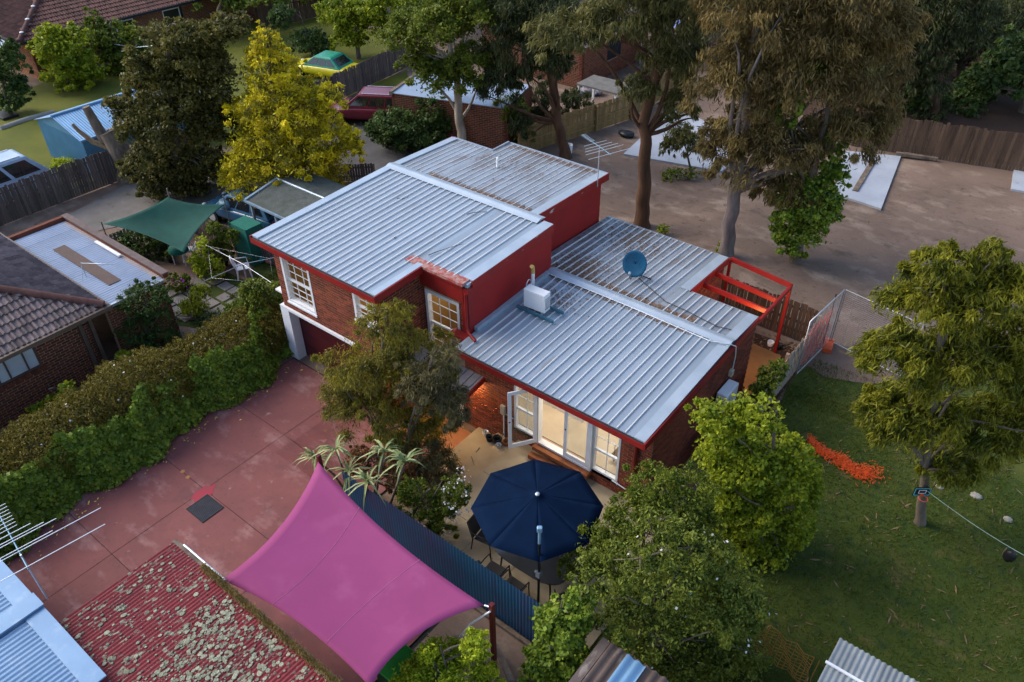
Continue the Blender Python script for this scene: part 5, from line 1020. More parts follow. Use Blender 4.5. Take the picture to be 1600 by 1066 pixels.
def net(name, A, B, h, label, cat, sag=.0, cell=.09, lean=0., mat=M_orange):
    A = np.array(A, float); B = np.array(B, float); L = np.linalg.norm(B-A); m = MB(); nx, nz = int(L/cell), int(h/cell); d = (B-A)/L; n = np.array([d[1], -d[0], 0])
    def pt_(i, j): s = i/nx; z = j/nz; return A+(B-A)*s+np.array([0, 0, 1])*h*z*(1-sag*math.sin(math.pi*s))+n*(.05*math.sin(i*1.3+j*.7)+lean*z)
    for j in range(nz+1): m.tube([pt_(i, j) for i in range(0, nx+1, 2)], .009, 4, cap=False)
    for i in range(nx+1): m.tube([pt_(i, j) for j in range(0, nz+1, 2)], .009, 4, cap=False)
    o = m.build(name, mat); tag(o, label, cat); return o
net('barrier_net', (1.08, 9.5, .35), (.98, 8.0, .35), 1.35, 'orange barrier net hanging inside the wire fence panel', 'net')
net('barrier_net', P(1178, 1010, .35), P(1262, 1075, .35), .95, 'dull orange net fence beside the rose bush at the bottom', 'net', mat=pm('dull_orange', (.34, .16, .03), (.26, .12, .02), 4, .7))
net('barrier_net', P(1196, 632, .3), P(1218, 596, .3), .8, 'tan net rolled along the low fence stub by the lemon tree', 'net', mat=MAT['dull_orange'])
# ---------------------------------------------------------------- shade cloths and parasol
def sail(name, C, bow, z_sag, mat, label, n=22, thick=.004):
    """four corners, edges bowed inwards"""
    C = [np.array(c, float) for c in C]; ctr = sum(C)/4; m = MB(); vs = []
    for j in range(n+1):
        for i in range(n+1):
            s, t = i/n, j/n; p = (C[0]*(1-s)+C[1]*s)*(1-t)+(C[3]*(1-s)+C[2]*s)*t
            e = [(4*s*(1-s))*(1-t)**2, (4*t*(1-t))*s**2, (4*s*(1-s))*t**2, (4*t*(1-t))*(1-s)**2]
            mids = [(C[0]+C[1])/2, (C[1]+C[2])/2, (C[2]+C[3])/2, (C[3]+C[0])/2]
            for k in range(4): p = p+(ctr-mids[k])*np.array([1, 1, .3])*bow*e[k]
            p = p+np.array([0, 0, -z_sag*16*s*(1-s)*t*(1-t)+.006*math.sin(9*s+5*t)]); vs.append(p)
    m.add(vs, [(j*(n+1)+i, j*(n+1)+i+1, (j+1)*(n+1)+i+1, (j+1)*(n+1)+i) for j in range(n) for i in range(n)], 0, True)
    t = thing(name, (ctr[0], ctr[1], 0), label, 'shade sail'); o = m.build('cloth', mat, t); mo = o.modifiers.new('thick', 'SOLIDIFY'); mo.thickness = thick
    return t, vs, n
M_pink = pm('magenta_cloth', (.255, .040, .135), (.225, .035, .118), .7, .8, .06, 120, layers=(((.29, .062, .165), 1.3, .55, .8, (1, 1, 1)),))
SC = [P(497, 722, 2.55), P(757, 946, 2.40), P(578, 1074, 2.25), P(346, 906, 2.35)]
ps, vs, n = sail('shade_sail', SC, .135, .10, M_pink, 'magenta four cornered shade sail stretched over the red driveway')
for k in (7, 15):
    m = MB(); m.tube([np.array(vs[j*(n+1)+k])+[0, 0, .006] for j in range(n+1)], .006, 4); m.build('seam', pm('pale_seam', (.50, .16, .30), None, 4, .8), ps)
for c, nx_ in ((SC[1], 1),):
    m = MB(); m.tube([c, c+np.array([.1, .02, .02])], .02, 6); m.build('shackle', M_alu, ps)
posts = [((SC[1]+np.array([.16, .03, 0])), 'dark red steel post holding the right corner of the magenta sail', 2.55), (SC[0]+np.array([-.12, .12, 0]), 'dark red post at the back corner of the magenta sail among yuccas', 2.6), (SC[3]+np.array([-.14, -.06, 0]), 'dark red post at the left corner of the magenta sail', 2.42), (SC[2]+np.array([.05, -.15, 0]), 'dark red post at the bottom corner of the magenta sail', 2.3)]
for i, (c, lab, h) in enumerate(posts):
    if i == 2: continue
    m = MB(); m.bar((c[0], c[1], -.05), (c[0], c[1], h), .09, .09); tag(m.build('sail_post', pm('dark_red_steel', (.11, .010, .014), None, 3, .4), bevel=.006), lab, 'post', 'posts of the magenta sail')
c = posts[0][0]; m = MB(); m.tube([c+[.0, -.06, -.02], P(735, 975, 1.7), P(692, 1030, .9), P(680, 1045, .5)], .02, 6); tag(m.build('white_pole', M_white), 'white bent pole leaning from the red sail post', 'pole')
# green wheelie bin under the sail
b_ = P(625, 1075); bn = thing('wheelie_bin', b_, 'green lidded wheelie bin under the front edge of the sail', 'bin')
M_bin = pm('green_bin', (.02, .20, .025), (.015, .16, .02), 3, .4)
m = MB(); m.obox(b_+[0, 0, .5], (1, 0, 0), (0, 1, 0), (0, 0, 1), .27, .32, .48); m.build('body', pm('dark_green_bin', (.012, .05, .016), None, 3, .5), bn, bevel=.03)
m = MB(); m.obox(b_+[0, 0, 1.02], (1, 0, .0), (0, 1, .12), (0, -.12, 1), .31, .37, .035); m.build('lid', M_bin, bn, bevel=.02)
m = MB(); m.tube([b_+[-.26, .36, .98], b_+[.26, .36, .98]], .02, 6); m.build('handle', M_bin, bn)
for s in (-1, 1): m = MB(); m.tube([b_+[s*.22, .33, .1], b_+[s*.28, .33, .1]], .1, 12); m.build('wheel', M_rubber, bn)
# cantilever parasol
M_navy = pm('navy_cloth', (.0035, .012, .035), (.0025, .009, .027), 2, .9, .08, 90, spec=.04)
uc = np.array([-1.0, -2.72, 2.72]); um = thing('parasol', (-.2, -3.72, .1), 'octagonal navy cantilever parasol over the patio table', 'parasol')
ring = [uc+np.array([1.44*math.cos(a), 1.44*math.sin(a), -.42]) for a in [math.radians(39+45*k) for k in range(8)]]
ang0 = math.radians(14)
for k in range(8):
    a, b2 = ring[k], ring[(k+1) % 8]; m = MB(); N = 6; vs = []; fs = []
    for i in range(N+1):
        for j in range(N+1):
            s, t = i/N, j/N; p = uc*(1-t)+(a*(1-s)+b2*s)*t; p = p+np.array([0, 0, -.003*math.sin(math.pi*t)*math.sin(math.pi*s)-.006*math.sin(math.pi*s)*t]); vs.append(p)
    m.add(vs, [(i*(N+1)+j, (i+1)*(N+1)+j, (i+1)*(N+1)+j+1, i*(N+1)+j+1) for i in range(N) for j in range(N)], 0, True); o = m.build('canopy_panel', M_navy, um); o.modifiers.new('t', 'SOLIDIFY').thickness = .004
    m = MB(); m.tube([uc+[0, 0, -.05], a+[0, 0, -.03]], .012, 6); m.build('rib', M_black, um)
m = MB(); m.lathe(uc+[0, 0, .0], [(.001, .035), (.04, .03), (.05, .0), (.05, -.03)], 12); m.build('finial', M_alu, um)
m = MB(); m.tube([uc+[0, 0, -.5], uc+[0, 0, 0]], .03, 8); m.build('hub', M_black, um)
mb_ = np.array([-.2, -3.72, .1]); m = MB(); m.tube([mb_, mb_+[0, 0, 2.6]], .03, 10); m.build('mast', M_black, um)
m = MB(); m.tube([mb_+[0, 0, 2.6], mb_+[0, 0, 2.98]], .033, 10); m.build('mast_top', pm('pale_blue_metal', (.25, .42, .58), None, 4, .35, metal=.3), um)
m = MB(); m.obox(mb_+[0, 0, 3.03], RH, FH, (0, 0, 1), .055, .045, .07); m.build('mast_head', MAT['pale_blue_metal'], um, bevel=.02)
m = MB(); m.tube([mb_+[0, 0, 1.6], mb_+[-.1, .0, 1.62]], .03, 8); m.obox(mb_+[0, 0, 1.6], (1, 0, 0), (0, 1, 0), (0, 0, 1), .05, .05, .08); m.build('crank', M_galv, um)
m = MB(); m.tube([mb_+[0, 0, 1.7], uc+[.35, -.45, -.75], uc+[0, 0, -.45]], .022, 6); m.build('arm', M_black, um)
m = MB(); m.box((-.55, -4.05, .1), (.15, -3.4, .16)); m.build('base_plate', pm('brown_slab', (.20, .12, .06), None, 4, .8), um, bevel=.01)
# table and chairs
tb_ = np.array([-1.0, -2.75, .1]); tt = thing('patio_table', tb_, 'dark glass topped oval patio table under the parasol', 'table')
m = MB(); N = 28; top_ = [(tb_[0]+1.0*math.copysign(abs(math.cos(2*math.pi*i/N))**.6, math.cos(2*math.pi*i/N)), tb_[1]+.62*math.copysign(abs(math.sin(2*math.pi*i/N))**.6, math.sin(2*math.pi*i/N))) for i in range(N)]
m.add([(x, y, .80) for x, y in top_]+[(x, y, .825) for x, y in top_], [tuple(range(N, 2*N)), tuple(range(N-1, -1, -1))]+[(i, (i+1) % N, N+(i+1) % N, N+i) for i in range(N)]); m.build('table_top', pm('dark_glass_top', (.03, .032, .036), None, 2, .12, spec=.6), tt)
for i in (-1, 1):
    for j in (-1, 1): m = MB(); m.tube([tb_+[i*.72, j*.4, 0], tb_+[i*.66, j*.36, .7]], .022, 8); m.build('leg', M_black, tt)
M_sling = pm('dark_sling', (.02, .018, .018), (.028, .024, .024), 40, .8)
def patio_chair(p, rz, label):
    t = thing('patio_chair', (p[0], p[1], .1), label, 'chair', 'black sling chairs round the patio table'); c, s = math.cos(rz), math.sin(rz)
    def w(x, y, z): return np.array([p[0]+c*x-s*y, p[1]+s*x+c*y, .1+z])
    m = MB(); m.add([w(-.23, -.2, .40), w(.23, -.2, .40), w(.23, .24, .43), w(-.23, .24, .43), w(-.23, -.2, .385), w(.23, -.2, .385), w(.23, .24, .415), w(-.23, .24, .415)], [(0, 1, 2, 3), (7, 6, 5, 4), (0, 4, 5, 1), (1, 5, 6, 2), (2, 6, 7, 3), (3, 7, 4, 0)]); m.build('seat', M_sling, t)
    m = MB(); m.add([w(-.23, -.22, .42), w(.23, -.22, .42), w(.23, -.34, .90), w(-.23, -.34, .90), w(-.23, -.235, .42), w(.23, -.235, .42), w(.23, -.355, .90), w(-.23, -.355, .90)], [(0, 1, 2, 3), (7, 6, 5, 4), (0, 4, 5, 1), (1, 5, 6, 2), (2, 6, 7, 3), (3, 7, 4, 0)]); m.build('backrest', M_sling, t)
    for sx in (-1, 1):
        m = MB(); m.tube([w(sx*.26, -.28, 0), w(sx*.26, -.22, .4), w(sx*.26, -.35, .92)], .015, 6); m.build('leg', M_black, t)
        m = MB(); m.tube([w(sx*.26, .28, 0), w(sx*.26, .26, .42), w(sx*.28, .24, .62), w(sx*.28, .05, .64), w(sx*.27, -.27, .62)], .015, 6); m.build('leg', M_black, t)
    m = MB(); m.tube([w(-.26, -.35, .92), w(.26, -.35, .92)], .015, 6); m.build('top_rail', M_black, t)
for p, rz, lab in (((-1.55, -3.62), 0.05, 'black sling chair nearest the corrugated fence, left of the pair'), ((-.95, -3.68), -.03, 'black sling chair nearest the mast, right of the pair'), ((-2.35, -2.9), -1.45, 'black sling chair poking out left of the parasol'), ((.25, -3.15), 1.0, 'black sling chair half hidden by the fine leaved bush')): patio_chair(p, rz, lab)
# ---------------------------------------------------------------- roof fittings
def aircon(c, d, label, w_=.74, dp=.30, h=.58):
    """outdoor unit: c = bottom centre, d = the way its grille looks"""
    c = np.asarray(c, float); d = np.asarray(d, float)/np.linalg.norm(d); s = np.array([-d[1], d[0], 0]); up = np.array([0, 0, 1.])
    t = thing('air_conditioner', c, label, 'air conditioner', 'outdoor air conditioner units')
    m = MB(); m.obox(c+up*(h/2), s, d, up, w_/2, dp/2, h/2); m.build('casing', M_whiteplastic, t, bevel=.02)
    g = MB(); n = 20; cc = c+up*h*.5+d*(dp/2+.004)-s*.1; R = h*.40
    g.add([cc+(s*math.cos(2*math.pi*k/n)+up*math.sin(2*math.pi*k/n))*R for k in range(n)]+[cc-d*.0], [(k, (k+1) % n, n) for k in range(n)]); g.build('fan_opening', M_dark, t)
    for k in range(9):
        b = MB(); z = c+up*(h*.5-R+2*R*(k+.5)/9)+d*(dp/2+.012); hw = math.sqrt(max(R*R-(R-2*R*(k+.5)/9)**2, 0)); b.bar(z-s*(.1+hw), z-s*(.1-hw), .008, .012); b.build('grille_bar', M_whiteplastic, t)
    for k in range(6): b = MB(); z = c+up*(h*(.2+.11*k))-s*(w_/2+.004); b.obox(z, d, s, up, dp*.38, .004, .018); b.build('side_vent', M_galv, t)
    return t, s, d
ac = np.array([-4.98, 2.55, ZL(2.5)+.12]); t, s, d = aircon(ac, (-.05, 1, 0), 'white air conditioner unit on a frame on the lower roof', w_=.7)
M_bluesteel = pm('blue_green_steel', (.05, .15, .20), (.04, .12, .17), 4, .5)
for k, y in enumerate((2.32, 2.80)): m = MB(); m.box((-5.5, y-.03, ZL(y)+.045), (-4.25, y+.03, ZL(y)+.118)); tag(m.build('mounting_rail', M_bluesteel), ('blue green mounting rail under the roof air conditioner, front one', 'blue green mounting rail under the roof air conditioner, back one')[k], 'rail')
m = MB(); m.tube([(-5.42, 2.9, ZL(2.9)+.3), (-5.42, 2.95, 3.45), (-5.42, 2.95, 3.75)], .05, 8); m.tube(circ((-5.5, 2.86, 3.35), (0, .6, 0), (0, .0, 1), .18, 12), .016, 6); m.tube([(-5.4, 2.9, 3.5), (-5.45, 2.7, 3.1), (-5.3, 2.62, 3.05)], .018, 6); pd_ = m.build('pipe_duct', M_whiteplastic); tag(pd_, 'white pipe duct with looped cable beside the roof air conditioner', 'duct')
m = MB(); m.tube([(-5.42, 2.95, 3.74), (-5.42, 2.93, 3.95), (-5.40, 2.85, 4.0)], .055, 8); m.build('yellowed_cap', pm('yellowed_foam', (.55, .38, .12), None, 8, .9), pd_)
t, s, d = aircon((.24, 4.15, 1.12), (1, 0, 0), 'white air conditioner unit bracketed to the right side wall', w_=.72, dp=.3)
for y in (3.9, 4.4): m = MB(); m.bar((.045, y, 1.10), (.40, y, 1.10), .04, .04); m.bar((.05, y, .85), (.05, y, 1.10), .04, .04); m.build('bracket', M_galv, t)
m = MB(); m.tube([(-.5, 4.02, 3.02), (.05, 4.25, 3.0), (.12, 4.45, 2.85), (.1, 4.62, 2.4), (.1, 4.6, 1.95)], .014, 6); m.tube([(-5.7, 4.16, 2.975), (-3, 4.15, 2.98), (-.5, 4.06, 3.0)], .012, 6); tag(m.build('cable', M_whiteplastic), 'white cable running along the lower ridge and down the side wall', 'cable')
m = MB(); m.box((.035, 4.52, 1.75), (.14, 4.66, 1.95)); tag(m.build('isolator_switch', pm('beige_box', (.5, .46, .36), None, 5, .5), bevel=.01), 'beige isolator switch above the wall air conditioner', 'switch')
# satellite dish
dc = np.array([-3.68, 5.5, ZL(5.5)]); ds = thing('satellite_dish', dc, 'dark blue satellite dish on the lower back roof', 'satellite dish')
dn = np.array([.25, -1.0, .28]); dn /= np.linalg.norm(dn); da = np.cross(dn, [0, 0, 1.]); da /= np.linalg.norm(da); db = np.cross(da, dn); cc = dc+[.02, 0, .55]; N = 24; vs = []; fs = []
for i in range(6):
    r = .36*i/5
    for k in range(N): vs.append(cc+(da*math.cos(2*math.pi*k/N)+db*math.sin(2*math.pi*k/N)*1.12)*r+dn*(r*r*.7-.08))
for i in range(5):
    for k in range(N): fs.append((i*N+k, i*N+(k+1) % N, (i+1)*N+(k+1) % N, (i+1)*N+k))
m = MB(); m.add(vs, fs, 0, True); o = m.build('reflector', pm('dish_blue', (.008, .085, .17), (.007, .07, .14), 2, .4), ds); o.modifiers.new('t', 'SOLIDIFY').thickness = .01
m = MB(); m.tube([dc+[.1, .25, .02], dc+[.08, .18, .3], cc-dn*.08], .022, 6); m.tube([dc+[-.25, .3, .04], dc+[.45, .3, .04]], .018, 6); m.build('mount', M_black, ds)
m = MB(); m.tube([cc-db*.38, cc-db*.42+dn*.2, cc-db*.2+dn*.5], .012, 6); m.build('feed_arm', M_black, ds); m = MB(); m.tube([cc-db*.2+dn*.5, cc-db*.15+dn*.42], .04, 8); m.build('feed_horn', M_galv, ds)
m = MB(); pts = [dc+[.15, .1, .06]]+[np.array([x, y, ZL(y)+.05]) for x, y in ((-3.0, 5.35), (-2.3, 5.0), (-1.6, 4.95), (-1.0, 4.85), (-.6, 4.8), (-.25, 4.9))]; m.tube(pts, .012, 6); tag(m.build('dish_cable', M_black), 'black cable trailing from the dish across the lower roof', 'cable')
# tv antennas
def antenna(base, h, bd, spec, label, mast=True, ed=None, mr=.018):
    """bd = boom direction, spec = (position along boom, half length, tilt)"""
    base = np.asarray(base, float); t = thing('tv_antenna', base, label, 'antenna', 'roof television antennas'); tp = base+[0, 0, h]; bd = np.asarray(bd, float)/np.linalg.norm(bd); ed = np.asarray(ed, float)/np.linalg.norm(ed)
    m = MB(); m.tube([base, tp+[0, 0, .05]], mr, 8); m.build('mast', M_galv, t)
    ss = [q[0] for q in spec]; m = MB(); m.tube([tp+bd*(min(ss)-.05), tp+bd*(max(ss)+.05)], .016, 6); m.build('boom', pm('blue_boom', (.12, .24, .33), None, 4, .4, metal=.3), t)
    for q in spec: m = MB(); c = tp+bd*q[0]+[0, 0, .022]; m.tube([c-ed*q[1], c+ed*q[1]], .0085 if q[1] > .3 else .007, 5); m.build('element', M_alu, t)
    return t
antenna((-6.49, 7.75, 4.15), 1.35, (.88, -.42, .0), [(-1.0+.07*k, .09, 0) for k in range(9)]+[(-.25, .42, 0), (-.05, .5, 0), (.12, .62, 0), (.3, .7, 0), (.62, .8, 0)], 'grey TV antenna on a mast at the back of the upper roof', ed=(.35, .9, 0))
t = antenna((-6.62, -10.5, 2.84), 1.26, (-.99, .15, .0), [(-.32, 1.36, 0), (.13, 1.45, 0), (.20, .60, 0), (.45, .75, 0), (.52, .55, 0), (.66, .36, 0)]+[(.8+.1*k, .17, 0) for k in range(8)], 'close TV antenna with long bright rods at the bottom left', ed=(.14, .99, 0))
m = MB(); m.tube([(-10.2+3.5, 7.0, 4.4)], .03) if False else None
m = MB(); m.tube([(-9.62, 6.55, ZU(6.5)), (-9.62, 6.55, ZU(6.5)+.34)], .04, 10); tag(m.build('vent_pipe', M_whiteplastic), 'short white vent pipe on the upper back roof', 'pipe')
# ---------------------------------------------------------------- vehicles
M_cglass = pm('car_glass', (.015, .018, .022), None, 2, .06, spec=.7, tint=0)
def car(center, head, label, L=4.3, W=1.75, H=1.45, paint=None, top=None, kind='hatch', z0=0.):
    c = np.array([center[0], center[1], z0]); d = np.array([head[0], head[1], 0.]); d /= np.linalg.norm(d); s = np.array([-d[1], d[0], 0]); up = np.array([0, 0, 1.])
    t = thing('parked_car' if kind != 'van' else 'parked_van', c, label, 'car' if kind != 'van' else 'van', 'parked vehicles')
    def w(x, y, z): return c+d*x+s*y+up*z
    hb = .62*H if kind != 'van' else .55*H; top = top or paint
    hood = {'hatch': (.60, .90), 'suv': (.62, .92), 'van': (.80, 1.0), 'sedan': (.60, .9)}[kind]
    hx = L/2
    st = [(-hx, .35, hb*.86, .82), (-hx*.94, .22, hb*.98, .95), (-hx*.5, .2, hb, 1.), (0, .2, hb, 1.), (hx*.42, .2, hb*.98, 1.), (hx*.72, .2, hb*.86, .97), (hx*.93, .22, hb*.74, .9), (hx, .32, hb*.6, .78)]
    vs = []; hw = W/2
    for x, zl, zb, k in st:
        for y, z in ((-k*.9, zl), (-k, zl+(zb-zl)*.45), (-k*.95, zb-.04), (-k*.82, zb), (k*.82, zb), (k*.95, zb-.04), (k, zl+(zb-zl)*.45), (k*.9, zl)): vs.append(w(x, y*hw, z))
    n = len(st); fs = [(i*8+j, i*8+(j+1) % 8, (i+1)*8+(j+1) % 8, (i+1)*8+j) for i in range(n-1) for j in range(8)]+[tuple(range(7, -1, -1)), tuple(range((n-1)*8, n*8))]
    m = MB(); m.add(vs, fs, 0, True); o = m.build('body', paint, t); sb = o.modifiers.new('s', 'SUBSURF'); sb.levels = 1; sb.render_levels = 2
    xr = {'hatch': (-.93, -.72, .18, .52), 'suv': (-.95, -.80, .14, .50), 'van': (-.98, -.95, .55, .86), 'sedan': (-.70, -.42, .12, .48)}[kind]
    a, b, e, f = [q*hx for q in xr]; zb = hb-.02; zt = H
    B = [w(a, -hw*.88, zb), w(f, -hw*.88, zb), w(f, hw*.88, zb), w(a, hw*.88, zb)]; Tt = [w(b, -hw*.70, zt), w(e, -hw*.70, zt), w(e, hw*.70, zt), w(b, hw*.70, zt)]
    Tm = [w(b+.12, -hw*.55, zt+.035), w(e-.12, -hw*.55, zt+.035), w(e-.12, hw*.55, zt+.035), w(b+.12, hw*.55, zt+.035)]
    m = MB(); m.add(B+Tt+Tm, [(0, 1, 5, 4), (1, 2, 6, 5), (2, 3, 7, 6), (3, 0, 4, 7), (4, 5, 9, 8), (5, 6, 10, 9), (6, 7, 11, 10), (7, 4, 8, 11), (8, 9, 10, 11)]); m.build('cabin', top, t, bevel=.03)
    def pane(q, u0, u1, v0, v1, nm):
        A_, B_, C_, D_ = [np.array(x) for x in q]; f_ = lambda u, v: (A_*(1-u)+B_*u)*(1-v)+(D_*(1-u)+C_*u)*v
        nr = np.cross(B_-A_, D_-A_); nr /= np.linalg.norm(nr); m = MB(); m.quad(*[f_(u, v)+nr*.012 for u, v in ((u0, v0), (u1, v0), (u1, v1), (u0, v1))]); m.build(nm, M_cglass, t)
    for q in ((B[0], B[1], Tt[1], Tt[0]), (B[2], B[3], Tt[3], Tt[2])):
        for u0, u1 in ((.08, .36), (.39, .66), (.69, .92)) if kind != 'van' else ((.04, .32), (.36, .64), (.68, .94)): pane(q, u0, u1, .18, .86, 'side_window')
    pane((B[1], B[2], Tt[2], Tt[1]), .08, .92, .12, .9, 'windscreen'); pane((B[3], B[0], Tt[0], Tt[3]), .1, .9, .2, .85, 'rear_window')
    for x in (-.62, .62):
        for y in (-1, 1):
            p = w(x*hx, y*(hw-.09), .32); m = MB(); m.tube([p-s*.1, p+s*.1], .32, 18); wo = m.build('wheel', M_rubber, t); m = MB(); m.tube([p+s*y*.1, p+s*y*.108], .2, 14); m.build('rim', M_alu, wo)
    for y in (-.66, .66):
        m = MB(); m.ellipsoid(w(hx*.94, y*hw, hb*.66), (.12, .12, .07)); m.build('headlight', M_glasslamp, t); m = MB(); m.ellipsoid(w(-hx*.96, y*hw, hb*.8), (.09, .12, .08)); m.build('tail_light', M_redlens, t)
        m = MB(); m.ellipsoid(w(hx*.40, math.copysign(hw*1.06, y), hb+.05), (.09, .09, .06)); m.build('mirror', paint, t)
    if kind in ('suv', 'van'):
        for y in (-.6, .6): m = MB(); m.bar(w(b+.2, y*hw, zt+.05), w(e-.2, y*hw, zt+.05), .03, .03); m.build('roof_rail', M_alu, t)
    return t
M_glasslamp = pm('lamp_lens', (.6, .62, .65), None, 2, .1, spec=.6); M_redlens = pm('red_lens', (.3, .01, .01), None, 2, .2)
car((-24.35, 14.15), (-.86, -.5), 'maroon red wagon parked by the far brick garage', 4.4, 1.8, 1.55, pm('maroon_car_paint', (.15, .008, .022), None, 1, .25, spec=.6), kind='suv')
car((-31.3, 17.3), (-.97, -.24), 'yellow car with a green roof behind the paling fence', 4.3, 1.75, 1.3, pm('yellow_car_paint', (.62, .52, .01), None, 1, .3, spec=.6), pm('green_car_paint', (.01, .25, .14), None, 1, .3, spec=.6), kind='sedan')
car((-30.25, -1.6), (0, 1), 'pale blue white van behind the dark fence at the left edge', 4.6, 1.75, 1.85, pm('pale_van_paint', (.36, .46, .60), None, 1, .3, spec=.6), kind='van', z0=-.05)
car((-20.4, 3.75), (-1, -.15), 'blue hatchback beside the green shade cloth', 4.0, 1.65, 1.38, pm('blue_car_paint', (.035, .11, .20), None, 1, .25, spec=.6), pm('blue_car_roof', (.05, .15, .27), None, 1, .25, spec=.6), kind='hatch')
# ---------------------------------------------------------------- dead stump
b = P(205, 280); t = thing('dead_stump', b, 'thick dead tree stump with two sawn limbs by the dark fence', 'stump')
m = MB(); tp = PD(168, 205, b); m.tube([b-[0, 0, .1], PD(200, 255, b), PD(182, 225, b), tp], [.62, .52, .46, .38], 10); m.build('trunk', M_deadwood, t)
m = MB(); m.tube([PD(165, 220, b), PD(150, 195, b), PD(134, 167, b)], [.26, .22, .17], 8); m.build('sawn_limb', M_deadwood, t); m = MB(); m.tube([PD(172, 232, b), PD(145, 222, b), PD(122, 204, b), PD(113, 194, b)], [.13, .11, .09, .06], 7); m.build('sawn_limb', pm('pale_dead_wood', (.30, .20, .11), (.18, .12, .07), 6, .9, .4, 16), t)
# ---------------------------------------------------------------- neighbour's garden
M_stone = pm('paving_stone', (.24, .21, .19), (.17, .15, .135), 2.5, .85, .2, 30, objrand=.4)
pv = drape('paved_yard', [(-18.4, -3.0), (-13.9, -1.2), (-13.8, 1.0), (-18.6, .8)], .006, M_lawn)
for i in range(9):
    for j in range(7):
        x, y = -18.3+.56*i+random.uniform(-.04, .04), -2.3+.5*j+random.uniform(-.04, .04)
        if not inpoly((x, y), [(-18.4, -2.2), (-14.2, -2.0), (-14.2, .1), (-15.2, .55), (-18.5, .6)]) or random.random() < .06: continue
        m = MB(); hx, hy = .25+random.uniform(-.03, .02), .22+random.uniform(-.03, .02); m.box((x-hx, y-hy, 0), (x+hx, y+hy, .03+random.uniform(0, .012))); m.build('paving_stone', M_stone, pv, bevel=.01)
M_gcloth = pm('green_shade_cloth', (.003, .062, .046), (.0025, .045, .034), 2, .85, .15, 60)
gs_, vs, n = sail('shade_cloth', [P(262, 308, 2.0), P(352, 320, 1.8), P(288, 396, 1.5), P(160, 350, 1.6)], .16, .28, M_gcloth, 'dark green shade cloth sagging over the neighbour garden')
for k, q in enumerate(((262, 300), (350, 312), (160, 352))): p = P(q[0], q[1], 1.9); mm = MB(); mm.tube([(p[0], p[1], 0), (p[0], p[1], 2.05)], .025, 6); mm.build('pole', M_palegrey2, gs_)
def garden_chair(p, rz, label):
    t = thing('garden_chair', (p[0], p[1], 0.03), label, 'chair', 'white plastic garden chairs'); c, s = math.cos(rz), math.sin(rz)
    def w(x, y, z): return np.array([p[0]+c*x-s*y, p[1]+s*x+c*y, .03+z])
    def bx(a, b_, c_, d_, e, f_, nm): mm = MB(); mm.add([w(a, c_, e), w(b_, c_, e), w(b_, d_, e), w(a, d_, e), w(a, c_, f_), w(b_, c_, f_), w(b_, d_, f_), w(a, d_, f_)], [(0, 3, 2, 1), (4, 5, 6, 7), (0, 1, 5, 4), (1, 2, 6, 5), (2, 3, 7, 6), (3, 0, 4, 7)]); mm.build(nm, M_whiteplastic, t, bevel=.008)
    bx(-.23, .23, -.22, .22, .38, .41, 'seat')
    for i in range(6): mm = MB(); x = -.18+.072*i; mm.bar(w(x, -.22, .42), w(x*1.05, -.33, .80), .035, .015); mm.build('back_slat', M_whiteplastic, t)
    mm = MB(); mm.tube([w(-.23, -.23, .42), w(-.24, -.33, .76), w(-.12, -.35, .86), w(.12, -.35, .86), w(.24, -.33, .76), w(.23, -.23, .42)], .022, 6); mm.build('back_frame', M_whiteplastic, t)
    for x in (-1, 1):
        for y in (-1, 1): mm = MB(); mm.bar(w(x*.25, y*.25, 0), w(x*.22, y*.2, .39), .05, .04); mm.build('leg', M_whiteplastic, t)
        mm = MB(); mm.tube([w(x*.24, .2, .4), w(x*.27, .18, .6), w(x*.27, -.2, .62), w(x*.24, -.29, .64)], .02, 6); mm.build('arm', M_whiteplastic, t)
a = P(383, 432); garden_chair(a, -.55, 'white slatted plastic chair on the paving nearest the upper roof'); a = P(300, 405); garden_chair(a, .9, 'white plastic chair beside the green shade cloth')
# round table draped with green net
a = P(285, 412); t = thing('garden_table', a, 'small round table draped with green netting', 'table'); m = MB(); m.lathe(a, [(.001, .72), (.34, .70), (.37, .62), (.36, .55)], 20); m.build('netting', pm('green_net', (.01, .16, .11), (.008, .12, .085), 12, .8), t)
for k in range(3): q = a+np.array([.26*math.cos(2.1*k), .26*math.sin(2.1*k), 0]); m = MB(); m.tube([q, q+[0, 0, .66]], .02, 6); m.build('leg', M_whiteplastic, t)
# green netted frame
a = P(397, 405); gx = thing('netted_cage', a, 'tall box frame wrapped in green garden netting', 'plant cage'); m = MB(); m.box((a[0]-.48, a[1]-.35, .02), (a[0]+.48, a[1]+.35, 1.55)); m.build('netting', pm('cage_net', (.015, .15, .105), (.01, .10, .07), 25, .85), gx)
for i in (-1, 1):
    for j in (-1, 1): m = MB(); m.tube([(a[0]+.5*i, a[1]+.37*j, 0), (a[0]+.5*i, a[1]+.37*j, 1.6)], .02, 6); m.build('upright', pm('green_rod', (.02, .22, .16), None, 4, .5), gx)
# bundle of blue plastic
a = P(362, 352); m = MB(); m.ellipsoid(a+[0, 0, .95], (.34, .28, .24), 12, 8, jit=.25); m.tube([a, a+[0, 0, .8]], .03, 6); tag(m.build('plastic_bundle', pm('crumpled_blue_plastic', (.12, .24, .32), (.05, .11, .16), 14, .3)), 'crumpled blue plastic bundle on a stake by the netted cage', 'bundle')
